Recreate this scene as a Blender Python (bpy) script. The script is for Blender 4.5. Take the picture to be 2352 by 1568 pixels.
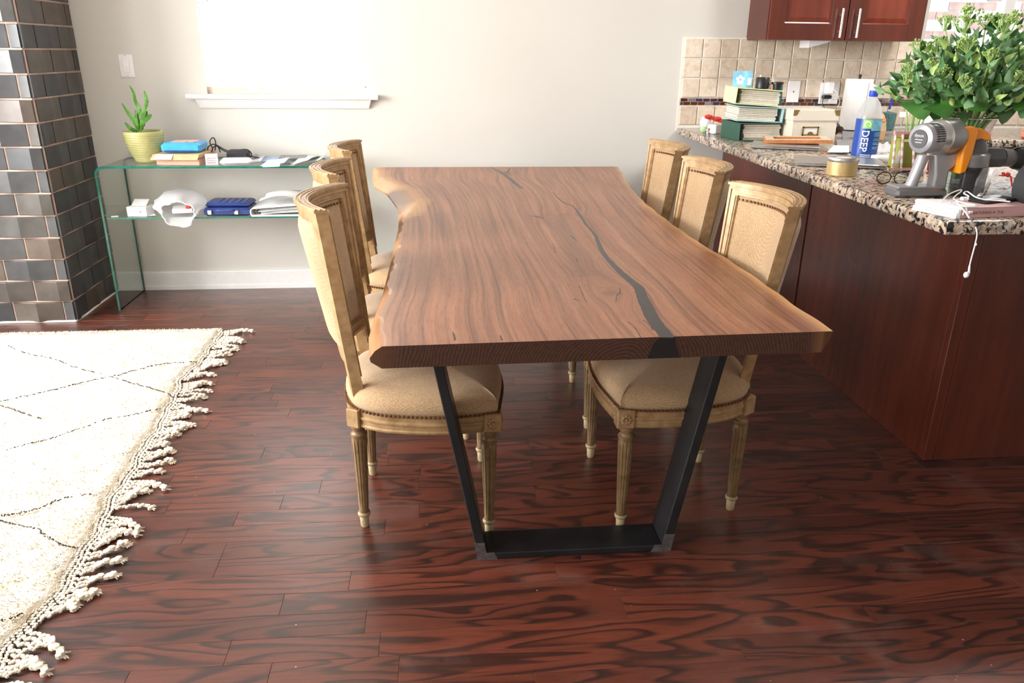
import bpy, bmesh, math, random
from math import sin, cos, pi, radians, atan2, hypot, exp
from mathutils import Vector, Matrix
random.seed(7)
for o in list(bpy.data.objects): bpy.data.objects.remove(o)
sc = bpy.context.scene
col = sc.collection
V = Vector
# ------------------------------------------------------------------ camera
CF, CP, CY, CR, CH = 1765.6, 0.35965, 0.09534, -0.01058, 1.36
def ray(px, py):
    x = (px-1176)/CF; y = (py-784)/CF
    xr = cos(CR)*x-sin(CR)*y; yr = sin(CR)*x+cos(CR)*y
    fw = cos(CP)-yr*sin(CP); up = -yr*cos(CP)-sin(CP)
    return V((cos(CY)*xr+sin(CY)*fw, -sin(CY)*xr+cos(CY)*fw, up))
def P(px, py, z):            # point of the photo on a level plane
    v = ray(px, py); t = (z-CH)/v.z
    return V((v.x*t, v.y*t, z))
def Q(px, py, y):            # point of the photo on an upright plane parallel to the back wall
    v = ray(px, py); t = y/v.y
    return V((v.x*t, y, v.z*t+CH))
cam_d = bpy.data.cameras.new('camera'); cam = bpy.data.objects.new('camera', cam_d); col.objects.link(cam)
cam_d.sensor_width = 36; cam_d.lens = 36*CF/2352; cam_d.clip_start = .02
fwd = ray(1176, 784).normalized(); rt = (ray(1276, 784)-ray(1076, 784)).normalized(); upv = rt.cross(fwd)
m = Matrix((rt, upv, -fwd)).transposed().to_4x4(); m.translation = V((0, 0, CH)); cam.matrix_world = m
sc.camera = cam
# ------------------------------------------------------------------ light, exposure
sc.view_settings.view_transform = 'Standard'; sc.view_settings.look = 'None'
sc.view_settings.gamma = 1; sc.view_settings.use_curve_mapping = False
sc.view_settings.exposure = 0.42
w = bpy.data.worlds.new('world'); sc.world = w; w.use_nodes = True
w.node_tree.nodes['Background'].inputs[0].default_value = (.86, .93, 1, 1)
w.node_tree.nodes['Background'].inputs[1].default_value = 3.2
def area(name, loc, look, sx, sy, power, colr=(1, 1, 1), spread=180):
    d = bpy.data.lights.new(name, 'AREA'); d.shape = 'RECTANGLE'; d.size = sx; d.size_y = sy
    d.energy = power; d.color = colr; d.spread = radians(spread)
    o = bpy.data.objects.new(name, d); col.objects.link(o); o.location = loc
    o.rotation_euler = (V(look)-V(loc)).to_track_quat('-Z', 'Y').to_euler()
    return o
area('daylight_left_window', (-4.36, 2.2, 1.62), (0, 2.2, 1.3), 2.5, 1.7, 280, (1, .985, .96))
area('daylight_left_window_near', (-4.36, -.7, 1.62), (0, -.3, 1.2), 1.6, 1.7, 75, (1, .985, .96))
area('kitchen_fill_light', (2.7, 3.1, 2.57), (2.7, 3.1, 0), .5, .5, 30, (1, .97, .93))  # added fill lamp, out of view, to brighten the dim kitchen
# ------------------------------------------------------------------ node helpers
def new_mat(name):
    m = bpy.data.materials.new(name); m.use_nodes = True
    nt = m.node_tree; b = nt.nodes['Principled BSDF']
    return m, nt, b
def N(nt, t, **kw):
    n = nt.nodes.new(t)
    for k, v in kw.items():
        if k in n.inputs: n.inputs[k].default_value = v
        else: setattr(n, k, v)
    return n
def ramp(nt, fac, stops):
    r = nt.nodes.new('ShaderNodeValToRGB'); e = r.color_ramp.elements
    while len(e) < len(stops): e.new(.5)
    for i, (p, c) in enumerate(stops):
        e[i].position = p; e[i].color = (*c, 1) if len(c) == 3 else c
    nt.links.new(fac, r.inputs[0]); return r.outputs[0]
def coords(nt, scale=(1, 1, 1), src='Object', rot=(0, 0, 0)):
    mp = N(nt, 'ShaderNodeMapping'); mp.inputs['Scale'].default_value = scale; mp.inputs['Rotation'].default_value = rot
    if src == 'World': g = N(nt, 'ShaderNodeNewGeometry'); nt.links.new(g.outputs['Position'], mp.inputs[0])
    elif src in ('Object', 'Generated', 'UV'):
        g = N(nt, 'ShaderNodeTexCoord'); nt.links.new(g.outputs[src], mp.inputs[0])
    else:
        g = N(nt, 'ShaderNodeAttribute', attribute_name=src); nt.links.new(g.outputs['Vector'], mp.inputs[0])
    return mp.outputs[0]
def noise(nt, vec, scale, detail=3, rough=.5, dist=0):
    n = N(nt, 'ShaderNodeTexNoise'); n.inputs['Scale'].default_value = scale; n.inputs['Detail'].default_value = detail
    n.inputs['Roughness'].default_value = rough; n.inputs['Distortion'].default_value = dist
    nt.links.new(vec, n.inputs['Vector']); return n.outputs['Fac']
def math_(nt, op, a, b=None, c=None):
    n = N(nt, 'ShaderNodeMath', operation=op)
    for i, v in enumerate((a, b, c)):
        if v is None: continue
        if isinstance(v, (int, float)): n.inputs[i].default_value = v
        else: nt.links.new(v, n.inputs[i])
    return n.outputs[0]
def mixc(nt, f, a, b, mode='MIX'):
    n = N(nt, 'ShaderNodeMix', data_type='RGBA', blend_type=mode)
    for i, v in ((0, f), (6, a), (7, b)):
        if isinstance(v, (int, float)): n.inputs[i].default_value = v
        elif isinstance(v, tuple): n.inputs[i].default_value = (*v, 1)
        else: nt.links.new(v, n.inputs[i])
    return n.outputs[2]
def bump(nt, b, h, strength, dist=.002):
    n = N(nt, 'ShaderNodeBump'); n.inputs['Strength'].default_value = strength; n.inputs['Distance'].default_value = dist
    nt.links.new(h, n.inputs['Height']); nt.links.new(n.outputs[0], b.inputs['Normal'])
def flat(name, c, rough=.5, metal=0, var=.08, scale=30, emit=0, sub=0, bmp=0):
    m, nt, b = new_mat(name)
    v = noise(nt, coords(nt), scale, 3)
    nt.links.new(ramp(nt, v, [(.3, tuple(x*(1-var) for x in c)), (.7, tuple(min(1, x*(1+var)) for x in c))]), b.inputs['Base Color'])
    b.inputs['Roughness'].default_value = rough; b.inputs['Metallic'].default_value = metal
    if emit:
        b.inputs['Emission Color'].default_value = (*c, 1); b.inputs['Emission Strength'].default_value = emit
    if bmp: bump(nt, b, v, bmp)
    return m
def thin_glass(name, tint=(.93, .97, .95), ior=1.45, alpha=.0, rough=.02, milk=(.9, .9, .9), gl=.8):
    m = bpy.data.materials.new(name); m.use_nodes = True; nt = m.node_tree; nt.nodes.clear()
    out = N(nt, 'ShaderNodeOutputMaterial'); t = N(nt, 'ShaderNodeBsdfTransparent'); t.inputs[0].default_value = (*tint, 1)
    g = N(nt, 'ShaderNodeBsdfGlossy'); g.inputs['Roughness'].default_value = rough
    lw = N(nt, 'ShaderNodeLayerWeight'); lw.inputs['Blend'].default_value = .5; mx = N(nt, 'ShaderNodeMixShader'); r0 = ((ior-1)/(ior+1))**2
    sch = math_(nt, 'ADD', math_(nt, 'MULTIPLY', math_(nt, 'POWER', lw.outputs['Facing'], 5.), (1-r0)*gl), r0)
    nt.links.new(sch, mx.inputs[0]); nt.links.new(t.outputs[0], mx.inputs[1]); nt.links.new(g.outputs[0], mx.inputs[2])
    last = mx.outputs[0]
    if alpha:
        d = N(nt, 'ShaderNodeBsdfDiffuse'); d.inputs[0].default_value = (*milk, 1)
        tr = N(nt, 'ShaderNodeBsdfTranslucent'); tr.inputs[0].default_value = (*milk, 1)
        ad = N(nt, 'ShaderNodeMixShader'); ad.inputs[0].default_value = .4
        nt.links.new(d.outputs[0], ad.inputs[1]); nt.links.new(tr.outputs[0], ad.inputs[2])
        m2 = N(nt, 'ShaderNodeMixShader'); m2.inputs[0].default_value = alpha
        nt.links.new(last, m2.inputs[1]); nt.links.new(ad.outputs[0], m2.inputs[2]); last = m2.outputs[0]
    nt.links.new(last, out.inputs[0]); return m
# ------------------------------------------------------------------ materials
M = {}
def mk_wall(name, c):
    m, nt, b = new_mat(name)
    n = noise(nt, coords(nt, src='World'), 2.0, 4)
    nt.links.new(ramp(nt, n, [(.3, tuple(x*.97 for x in c)), (.7, c)]), b.inputs['Base Color'])
    b.inputs['Roughness'].default_value = .75
    bump(nt, b, noise(nt, coords(nt, src='World'), 180, 2), .06, .001); return m
M['wall'] = mk_wall('wall_paint', (.715, .695, .65))
M['ceil'] = mk_wall('ceiling_paint', (.85, .84, .82))
M['trim'] = flat('white_trim_paint', (.88, .88, .87), .35, var=.02)
M['white'] = flat('white_plastic', (.90, .90, .91), .3, var=.02)
M['paper'] = flat('white_paper', (.86, .86, .85), .7, var=.03)
M['black'] = flat('black_plastic', (.012, .012, .014), .35)
M['blackmat'] = flat('black_fabric_rubber', (.025, .025, .028), .7)
def mk_floor():
    m, nt, b = new_mat('stained_oak_floor')
    a = N(nt, 'ShaderNodeAttribute', attribute_name='rnd')
    g = N(nt, 'ShaderNodeNewGeometry')
    sep = N(nt, 'ShaderNodeSeparateXYZ'); nt.links.new(g.outputs['Position'], sep.inputs[0])
    cmb = N(nt, 'ShaderNodeCombineXYZ')
    nt.links.new(math_(nt, 'ADD', math_(nt, 'MULTIPLY', sep.outputs[0], 1.5), math_(nt, 'MULTIPLY', a.outputs['Fac'], 31.)), cmb.inputs[0])
    nt.links.new(math_(nt, 'MULTIPLY', sep.outputs[1], 9.), cmb.inputs[1])
    nt.links.new(math_(nt, 'MULTIPLY', a.outputs['Fac'], 17.), cmb.inputs[2])
    vec = cmb.outputs[0]
    n1 = noise(nt, vec, 1.0, 2, .4, .35)
    rings = math_(nt, 'FRACT', math_(nt, 'MULTIPLY', n1, 9.))
    cm2 = N(nt, 'ShaderNodeMapping'); cm2.inputs['Scale'].default_value = (5, 22, 1); nt.links.new(vec, cm2.inputs[0])
    fine = noise(nt, cm2.outputs[0], 1.6, 4, .65)
    cc = ramp(nt, rings, [(0, (.030, .0085, .0058)), (.16, (.042, .0110, .0068)), (.36, (.112, .0255, .0135)), (.88, (.128, .0290, .0155)), (1, (.036, .0100, .0065))])
    cf = ramp(nt, fine, [(.36, (.35, .3, .3)), (.5, (1, 1, 1)), (.75, (1.25, 1.2, 1.2))])
    c2 = mixc(nt, .55, cc, mixc(nt, 1., cc, cf, 'MULTIPLY'))
    tone = ramp(nt, a.outputs['Fac'], [(0, (.62, .6, .6)), (.5, (1, 1, 1)), (1, (1.32, 1.28, 1.2))])
    c3 = mixc(nt, .85, c2, mixc(nt, 1., c2, tone, 'MULTIPLY'))
    dust = noise(nt, coords(nt, src='World'), 3.2, 6, .65)
    dm = ramp(nt, dust, [(.56, (0, 0, 0)), (.78, (.16, .16, .16))])
    c4 = mixc(nt, dm, c3, (.42, .33, .30))
    spk = N(nt, 'ShaderNodeTexVoronoi'); spk.inputs['Scale'].default_value = 14; nt.links.new(coords(nt, src='World'), spk.inputs['Vector'])
    sm = ramp(nt, spk.outputs['Distance'], [(.022, (.8, .8, .8)), (.034, (0, 0, 0))])
    c5 = mixc(nt, sm, c4, (.5, .42, .38))
    nt.links.new(c5, b.inputs['Base Color'])
    nt.links.new(ramp(nt, dust, [(.3, (.36, .36, .36)), (.7, (.50, .50, .50))]), b.inputs['Roughness'])
    b.inputs['Specular IOR Level'].default_value = .5
    b.inputs['Coat Weight'].default_value = .8; b.inputs['Coat Roughness'].default_value = .30
    bump(nt, b, fine, .10, .001)
    return m
M['floor'] = mk_floor()
M['gap'] = flat('dark_floor_joint', (.018, .006, .004), .6)
def mk_cherry(name, k=1.0, rough=.26):
    m, nt, b = new_mat(name)
    n = noise(nt, coords(nt, (1, 1, .10), 'World'), 22, 4, .55, .3)
    n2 = noise(nt, coords(nt, (1, 1, .3), 'World'), 3.2, 2)
    c = ramp(nt, n, [(.3, (.078*k, .0145*k, .0070*k)), (.7, (.118*k, .0225*k, .0105*k))])
    c2 = mixc(nt, .5, c, mixc(nt, 1., c, ramp(nt, n2, [(.3, (.6, .6, .6)), (.7, (1.4, 1.3, 1.3))]), 'MULTIPLY'))
    nt.links.new(c2, b.inputs['Base Color']); b.inputs['Roughness'].default_value = rough
    b.inputs['Coat Weight'].default_value = .05; b.inputs['Coat Roughness'].default_value = .2
    return m
M['cherry'] = mk_cherry('cherry_cabinet_wood')
M['cherry2'] = mk_cherry('cherry_door_panel_wood', 1.7)
def mk_granite():
    m, nt, b = new_mat('speckled_granite')
    w_ = coords(nt, src='World')
    v = N(nt, 'ShaderNodeTexVoronoi'); v.inputs['Scale'].default_value = 75; nt.links.new(w_, v.inputs['Vector'])
    s = N(nt, 'ShaderNodeSeparateColor'); nt.links.new(v.outputs['Color'], s.inputs[0])
    base = ramp(nt, s.outputs[0], [(0, (.60, .45, .33)), (.4, (.50, .37, .27)), (.62, (.68, .56, .45)), (.85, (.25, .21, .19)), (1, (.75, .68, .60))])
    n = noise(nt, w_, 48, 4, .7, .8)
    k = ramp(nt, n, [(.515, (0, 0, 0)), (.555, (1, 1, 1))])
    nt.links.new(mixc(nt, k, base, (.018, .016, .018)), b.inputs['Base Color'])
    b.inputs['Roughness'].default_value = .12; b.inputs['Specular IOR Level'].default_value = .45
    return m
M['granite'] = mk_granite()
def mk_walnut(end=False):
    m, nt, b = new_mat('walnut_end_grain' if end else 'walnut_slab')
    if not end:
        g = coords(nt, (1, 1, 1), 'grain')
        big = noise(nt, coords(nt, (1, .040, 1), 'grain'), 15, 4, .6, .06)
        fine = noise(nt, coords(nt, (1, .012, 1), 'grain'), 70, 4, .6, .03)
        pore = noise(nt, coords(nt, (1, .06, 1), 'grain'), 330, 2, .6)
        c = ramp(nt, big, [(.25, (.205, .078, .040)), (.45, (.345, .148, .076)), (.55, (.275, .106, .052)), (.75, (.385, .170, .088))])
        c = mixc(nt, .9, c, mixc(nt, 1., c, ramp(nt, fine, [(.33, (.50, .44, .42)), (.5, (1, 1, 1)), (.68, (1.25, 1.2, 1.15))]), 'MULTIPLY'))
        c = mixc(nt, .45, c, mixc(nt, 1., c, ramp(nt, pore, [(.35, (.45, .42, .4)), (.5, (1, 1, 1))]), 'MULTIPLY'))
        sap = N(nt, 'ShaderNodeAttribute', attribute_name='sap')
        c = mixc(nt, sap.outputs['Fac'], c, mixc(nt, big, (.72, .42, .17), (.50, .24, .09)))
        drk = N(nt, 'ShaderNodeAttribute', attribute_name='knot')
        c = mixc(nt, drk.outputs['Fac'], c, (.045, .02, .014))
        nt.links.new(c, b.inputs['Base Color'])
        b.inputs['Roughness'].default_value = .36; b.inputs['Specular IOR Level'].default_value = .62
        bump(nt, b, fine, .08, .001)
    else:
        w_ = coords(nt, (1, 1, 1), 'World')
        sp_ = N(nt, 'ShaderNodeSeparateXYZ'); nt.links.new(w_, sp_.inputs[0])
        dx_ = math_(nt, 'SUBTRACT', sp_.outputs[0], .40); dz_ = math_(nt, 'SUBTRACT', sp_.outputs[2], .66)
        rad = math_(nt, 'SQRT', math_(nt, 'ADD', math_(nt, 'MULTIPLY', dx_, dx_), math_(nt, 'MULTIPLY', dz_, dz_)))
        rad = math_(nt, 'ADD', rad, math_(nt, 'MULTIPLY', noise(nt, w_, 7, 2), .05))
        r = math_(nt, 'FRACT', math_(nt, 'MULTIPLY', rad, 130.))
        c = ramp(nt, r, [(0, (.040, .016, .009)), (.6, (.098, .038, .020)), (1, (.030, .012, .008))])
        f = noise(nt, w_, 120, 3); c = mixc(nt, .4, c, mixc(nt, 1., c, ramp(nt, f, [(.35, (.4, .4, .4)), (.55, (1.1, 1.1, 1.1))]), 'MULTIPLY'))
        sap = N(nt, 'ShaderNodeAttribute', attribute_name='sap')
        c = mixc(nt, sap.outputs['Fac'], c, (.17, .075, .03))
        nt.links.new(c, b.inputs['Base Color']); b.inputs['Roughness'].default_value = .5
    return m
M['walnut'] = mk_walnut(); M['walnut_end'] = mk_walnut(True)
M['resin'] = flat('black_resin', (.012, .012, .013), .34, var=.02); M['resin'].node_tree.nodes['Principled BSDF'].inputs['Specular IOR Level'].default_value = .62
M['steel'] = flat('blackened_steel', (.020, .021, .024), .42, metal=.3, var=.25, scale=14)
M['rawsteel'] = flat('bare_weld_steel', (.16, .15, .15), .45, metal=.6, var=.3, scale=60)
def mk_gilt(name, k=1.0, chips=True):
    m, nt, b = new_mat(name); oc = coords(nt)
    n = noise(nt, oc, 28, 4, .6)
    c = ramp(nt, n, [(.28, (.27*k, .155*k, .066*k)), (.5, (.40*k, .252*k, .120*k)), (.72, (.50*k, .335*k, .172*k))])
    if chips:
        ch = noise(nt, oc, 120, 4, .7)
        c = mixc(nt, ramp(nt, ch, [(.66, (0, 0, 0)), (.71, (.8, .8, .8))]), c, (.68, .58, .40))
    nt.links.new(c, b.inputs['Base Color']); b.inputs['Roughness'].default_value = .42; b.inputs['Metallic'].default_value = .15
    bump(nt, b, n, .2, .001); return m
M['gilt'] = mk_gilt('worn_gilt_wood'); M['gilt_leg_shaded'] = mk_gilt('worn_gilt_leg_shaded', .62); M['gilt_groove'] = flat('dark_gilt_groove', (.10, .055, .02), .6)  # legs use a darker gilt copy, their shadow put into the colour
M['foot'] = flat('worn_cream_foot', (.46, .36, .20), .5, var=.25)
M['nail'] = flat('antique_brass_nail', (.20, .10, .045), .35, metal=.55)
def mk_burlap():
    m, nt, b = new_mat('natural_burlap')
    oc = coords(nt); 
    wv = []
    for rot in ((0, 0, 0), (0, 0, pi/2)):
        ww = N(nt, 'ShaderNodeTexWave', wave_type='BANDS', bands_direction='X'); ww.inputs['Scale'].default_value = 120
        ww.inputs['Distortion'].default_value = .25; ww.inputs['Detail'].default_value = 2; ww.inputs['Detail Scale'].default_value = 3
        nt.links.new(coords(nt, rot=rot), ww.inputs['Vector']); wv.append(ww.outputs['Fac'])
    h = math_(nt, 'MAXIMUM', wv[0], wv[1])
    n = noise(nt, oc, 260, 3, .6); n2 = noise(nt, oc, 6, 3)
    c = ramp(nt, n, [(.3, (.39, .245, .125)), (.7, (.60, .42, .245))])
    c = mixc(nt, .5, c, mixc(nt, 1., c, ramp(nt, h, [(.2, (.55, .5, .45)), (.8, (1.1, 1.1, 1.1))]), 'MULTIPLY'))
    c = mixc(nt, .5, c, mixc(nt, 1., c, ramp(nt, n2, [(.3, (.8, .75, .7)), (.7, (1.15, 1.15, 1.15))]), 'MULTIPLY'))
    nt.links.new(c, b.inputs['Base Color']); b.inputs['Roughness'].default_value = .9
    b.inputs['Sheen Weight'].default_value = .3
    bump(nt, b, h, .35, .0015); return m
M['burlap'] = mk_burlap()
def mk_tile(name):
    m, nt, b = new_mat(name)
    a = N(nt, 'ShaderNodeAttribute', attribute_name='rnd')
    n = noise(nt, coords(nt, src='World'), 16, 3)
    c = ramp(nt, a.outputs['Fac'], [(0, (.040, .042, .047)), (.45, (.062, .063, .067)), (.7, (.075, .070, .064)), (.88, (.095, .070, .054)), (1, (.055, .050, .049))])
    c = mixc(nt, .6, c, mixc(nt, 1., c, ramp(nt, n, [(.3, (.65, .6, .6)), (.7, (1.3, 1.3, 1.3))]), 'MULTIPLY'))
    nt.links.new(c, b.inputs['Base Color']); b.inputs['Roughness'].default_value = .40; b.inputs['Metallic'].default_value = .1
    b.inputs['Specular IOR Level'].default_value = .55
    bump(nt, b, noise(nt, coords(nt, src='World'), 40, 2), .1, .002); return m
M['tile'] = mk_tile('metallic_glazed_tile'); M['grout'] = flat('pinkish_grout', (.58, .42, .35), .9, var=.12)
M['grout2'] = flat('cream_grout', (.86, .82, .74), .9, var=.06)
def mk_travertine():
    m, nt, b = new_mat('tumbled_travertine')
    a = N(nt, 'ShaderNodeAttribute', attribute_name='rnd')
    n = noise(nt, coords(nt, src='World'), 26, 6, .62, .9)
    c = ramp(nt, n, [(.25, (.58, .44, .32)), (.45, (.73, .61, .48)), (.7, (.82, .73, .62))])
    c = mixc(nt, .8, c, mixc(nt, 1., c, ramp(nt, a.outputs['Fac'], [(0, (.82, .78, .75)), (.5, (1, 1, 1)), (1, (1.12, 1.14, 1.16))]), 'MULTIPLY'))
    nt.links.new(c, b.inputs['Base Color']); b.inputs['Roughness'].default_value = .42
    bump(nt, b, n, .15, .002); return m
M['trav'] = mk_travertine()
def mk_mosaic():
    m, nt, b = new_mat('iridescent_glass_mosaic')
    a = N(nt, 'ShaderNodeAttribute', attribute_name='rnd')
    c = ramp(nt, a.outputs['Fac'], [(0, (.05, .010, .006)), (.35, (.11, .028, .010)), (.6, (.09, .018, .010)), (.75, (.05, .04, .09)), (.88, (.17, .07, .03)), (1, (.28, .27, .30))])
    n = noise(nt, coords(nt, src='World'), 60, 2)
    c = mixc(nt, .6, c, mixc(nt, 1., c, ramp(nt, n, [(.3, (.6, .6, .6)), (.7, (1.5, 1.4, 1.3))]), 'MULTIPLY'))
    nt.links.new(c, b.inputs['Base Color']); b.inputs['Roughness'].default_value = .12; return m
M['mosaic'] = mk_mosaic()
def mk_rug():
    m, nt, b = new_mat('cream_wool_pile')
    n = noise(nt, coords(nt, (1, 1, 1), 'World'), 9, 5, .6)
    n2 = noise(nt, coords(nt, (1, 1, 1), 'World'), 170, 2, .6)
    c = ramp(nt, n, [(.3, (.72, .62, .47)), (.55, (.80, .75, .66))])
    c = mixc(nt, .5, c, mixc(nt, 1., c, ramp(nt, n2, [(.3, (.72, .66, .55)), (.55, (1.05, 1.05, 1.05))]), 'MULTIPLY'))
    nt.links.new(c, b.inputs['Base Color']); b.inputs['Roughness'].default_value = 1
    bump(nt, b, n2, .6, .006); return m
M['rug'] = mk_rug(); M['cord'] = flat('cream_wool_cord', (.80, .73, .60), .95, var=.15, scale=90)
M['yarn'] = flat('dark_brown_yarn', (.05, .035, .03), .9)
M['glass'] = thin_glass('console_glass_face', (.93, .965, .95), ior=1.35)
M['glass_edge'] = flat('green_glass_edge', (.010, .155, .115), .12, var=.25, scale=20)
M['clear'] = thin_glass('clear_glass', (.95, .97, .97), ior=1.3)
M['vase'] = thin_glass('thick_vase_glass', (.84, .90, .87), ior=1.5)
M['plastic_clear'] = thin_glass('clear_plastic', (.95, .95, .95), ior=1.03, alpha=.06, rough=.35, gl=.012)
M['plastic_milk'] = thin_glass('milky_plastic_film', (.95, .95, .96), gl=.3, alpha=.62, rough=.25, milk=(.88, .89, .92))
M['frost'] = thin_glass('cloudy_bottle_plastic', (.9, .92, .93), alpha=.45, rough=.15, milk=(.85, .86, .87))
M['leaf'] = flat('sedum_leaf_green', (.095, .235, .078), .42, var=.35, scale=18)
M['leaf2'] = flat('pale_sedum_leaf', (.19, .35, .165), .45, var=.3, scale=18)
M['leafd'] = flat('deep_green_leaf', (.055, .18, .03), .35, var=.3, scale=18)
M['stem'] = flat('pale_green_stem', (.42, .56, .22), .45, var=.15)
M['bud'] = flat('lime_flower_bud', (.36, .52, .15), .6, var=.3, scale=60)
M['cactus'] = flat('cactus_green', (.10, .30, .035), .45, var=.35, scale=30)
M['pot'] = flat('olive_ceramic_glaze', (.50, .49, .21), .25, var=.12, scale=12)
M['soil'] = flat('dark_potting_soil', (.06, .04, .03), .95, var=.5, scale=90)
M['blue'] = flat('bright_blue_wrap', (.06, .40, .80), .3); M['navy'] = flat('navy_blue_plastic', (.022, .045, .20), .35)
M['kraft'] = flat('kraft_cardboard', (.56, .36, .20), .8, var=.1); M['kraft2'] = flat('pink_cardboard_side', (.60, .38, .28), .8)
M['red'] = flat('red_ribbon', (.62, .035, .02), .5); M['silver'] = flat('brushed_aluminium', (.60, .60, .60), .28, metal=.85, var=.04)
M['chrome'] = flat('polished_chrome', (.82, .82, .82), .18, metal=.9, var=.03)
M['green'] = flat('dark_green_cloth', (.022, .085, .055), .6); M['aqua'] = flat('pale_aqua_board', (.42, .62, .64), .5)
M['lime'] = flat('pale_lime_board', (.72, .80, .45), .5); M['pages'] = flat('album_pages', (.68, .63, .54), .85, var=.08, scale=60)
M['cream'] = flat('cream_linen_cover', (.72, .66, .56), .85, var=.05, scale=120); M['brass'] = flat('aged_brass', (.30, .20, .06), .4, metal=.6)
M['teal'] = flat('teal_printed_card', (.035, .12, .13), .5); M['coral'] = flat('coral_print', (.75, .28, .18), .6)
M['orange'] = flat('orange_plastic', (.82, .27, .012), .28, var=.03); M['gray'] = flat('silver_grey_plastic', (.36, .36, .38), .32, metal=.35, var=.04)
M['gray2'] = flat('mid_grey_metallic_plastic', (.24, .24, .25), .3, metal=.5, var=.04); M['dgray'] = flat('dark_grey_plastic', (.075, .075, .08), .35)
M['vent'] = flat('vent_dark', (.03, .03, .03), .6)
M['smoke'] = thin_glass('smoky_clear_bin', (.48, .48, .50), alpha=.10, rough=.06, milk=(.25, .25, .26))
M['gold'] = flat('champagne_gold_tin', (.62, .45, .21), .35, metal=.4, bmp=.3, scale=300)
M['wood'] = flat('orange_stained_wood', (.52, .20, .07), .45, var=.2); M['speck'] = flat('speckled_frame_face', (.62, .54, .40), .5, var=.35, scale=120)
M['dbrown'] = flat('dark_brown_wood', (.045, .022, .016), .4); M['pink'] = flat('dusty_pink_cover', (.60, .36, .36), .5, var=.04)
M['pinkw'] = flat('pink_white_stripe', (.78, .42, .46), .6); M['olive'] = flat('olive_green_bag', (.28, .30, .05), .5)
M['bottleblue'] = flat('deep_blue_label', (.014, .065, .33), .3, var=.1); M['bottlesky'] = flat('sky_blue_label', (.18, .50, .66), .35, var=.3, scale=60)
M['bottlegreen'] = flat('lime_green_label', (.30, .72, .16), .35); M['capblue'] = flat('cobalt_cap', (.03, .08, .60), .35)
M['lace'] = flat('pale_printed_paper', (.70, .76, .80), .75, var=.2, scale=70); M['grayp'] = flat('grey_printed_paper', (.30, .30, .31), .7, var=.3, scale=90)
M['tealg'] = flat('teal_glass_beads', (.10, .22, .22), .3, var=.5, scale=140); M['brick'] = flat('pinkish_brick', (.34, .22, .19), .9, var=.25, scale=12)  # brick in its own pinkish colour
M['mortar'] = flat('pale_mortar', (.62, .60, .58), .95)
# the shade's own emission stands in for daylight coming through from behind
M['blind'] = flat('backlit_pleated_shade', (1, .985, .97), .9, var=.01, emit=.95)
M['phone'] = flat('phone_screen_glass', (.05, .075, .085), .06)
M['lens'] = thin_glass('coated_eyeglass_lens', (.86, .96, .94), ior=1.6)
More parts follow.
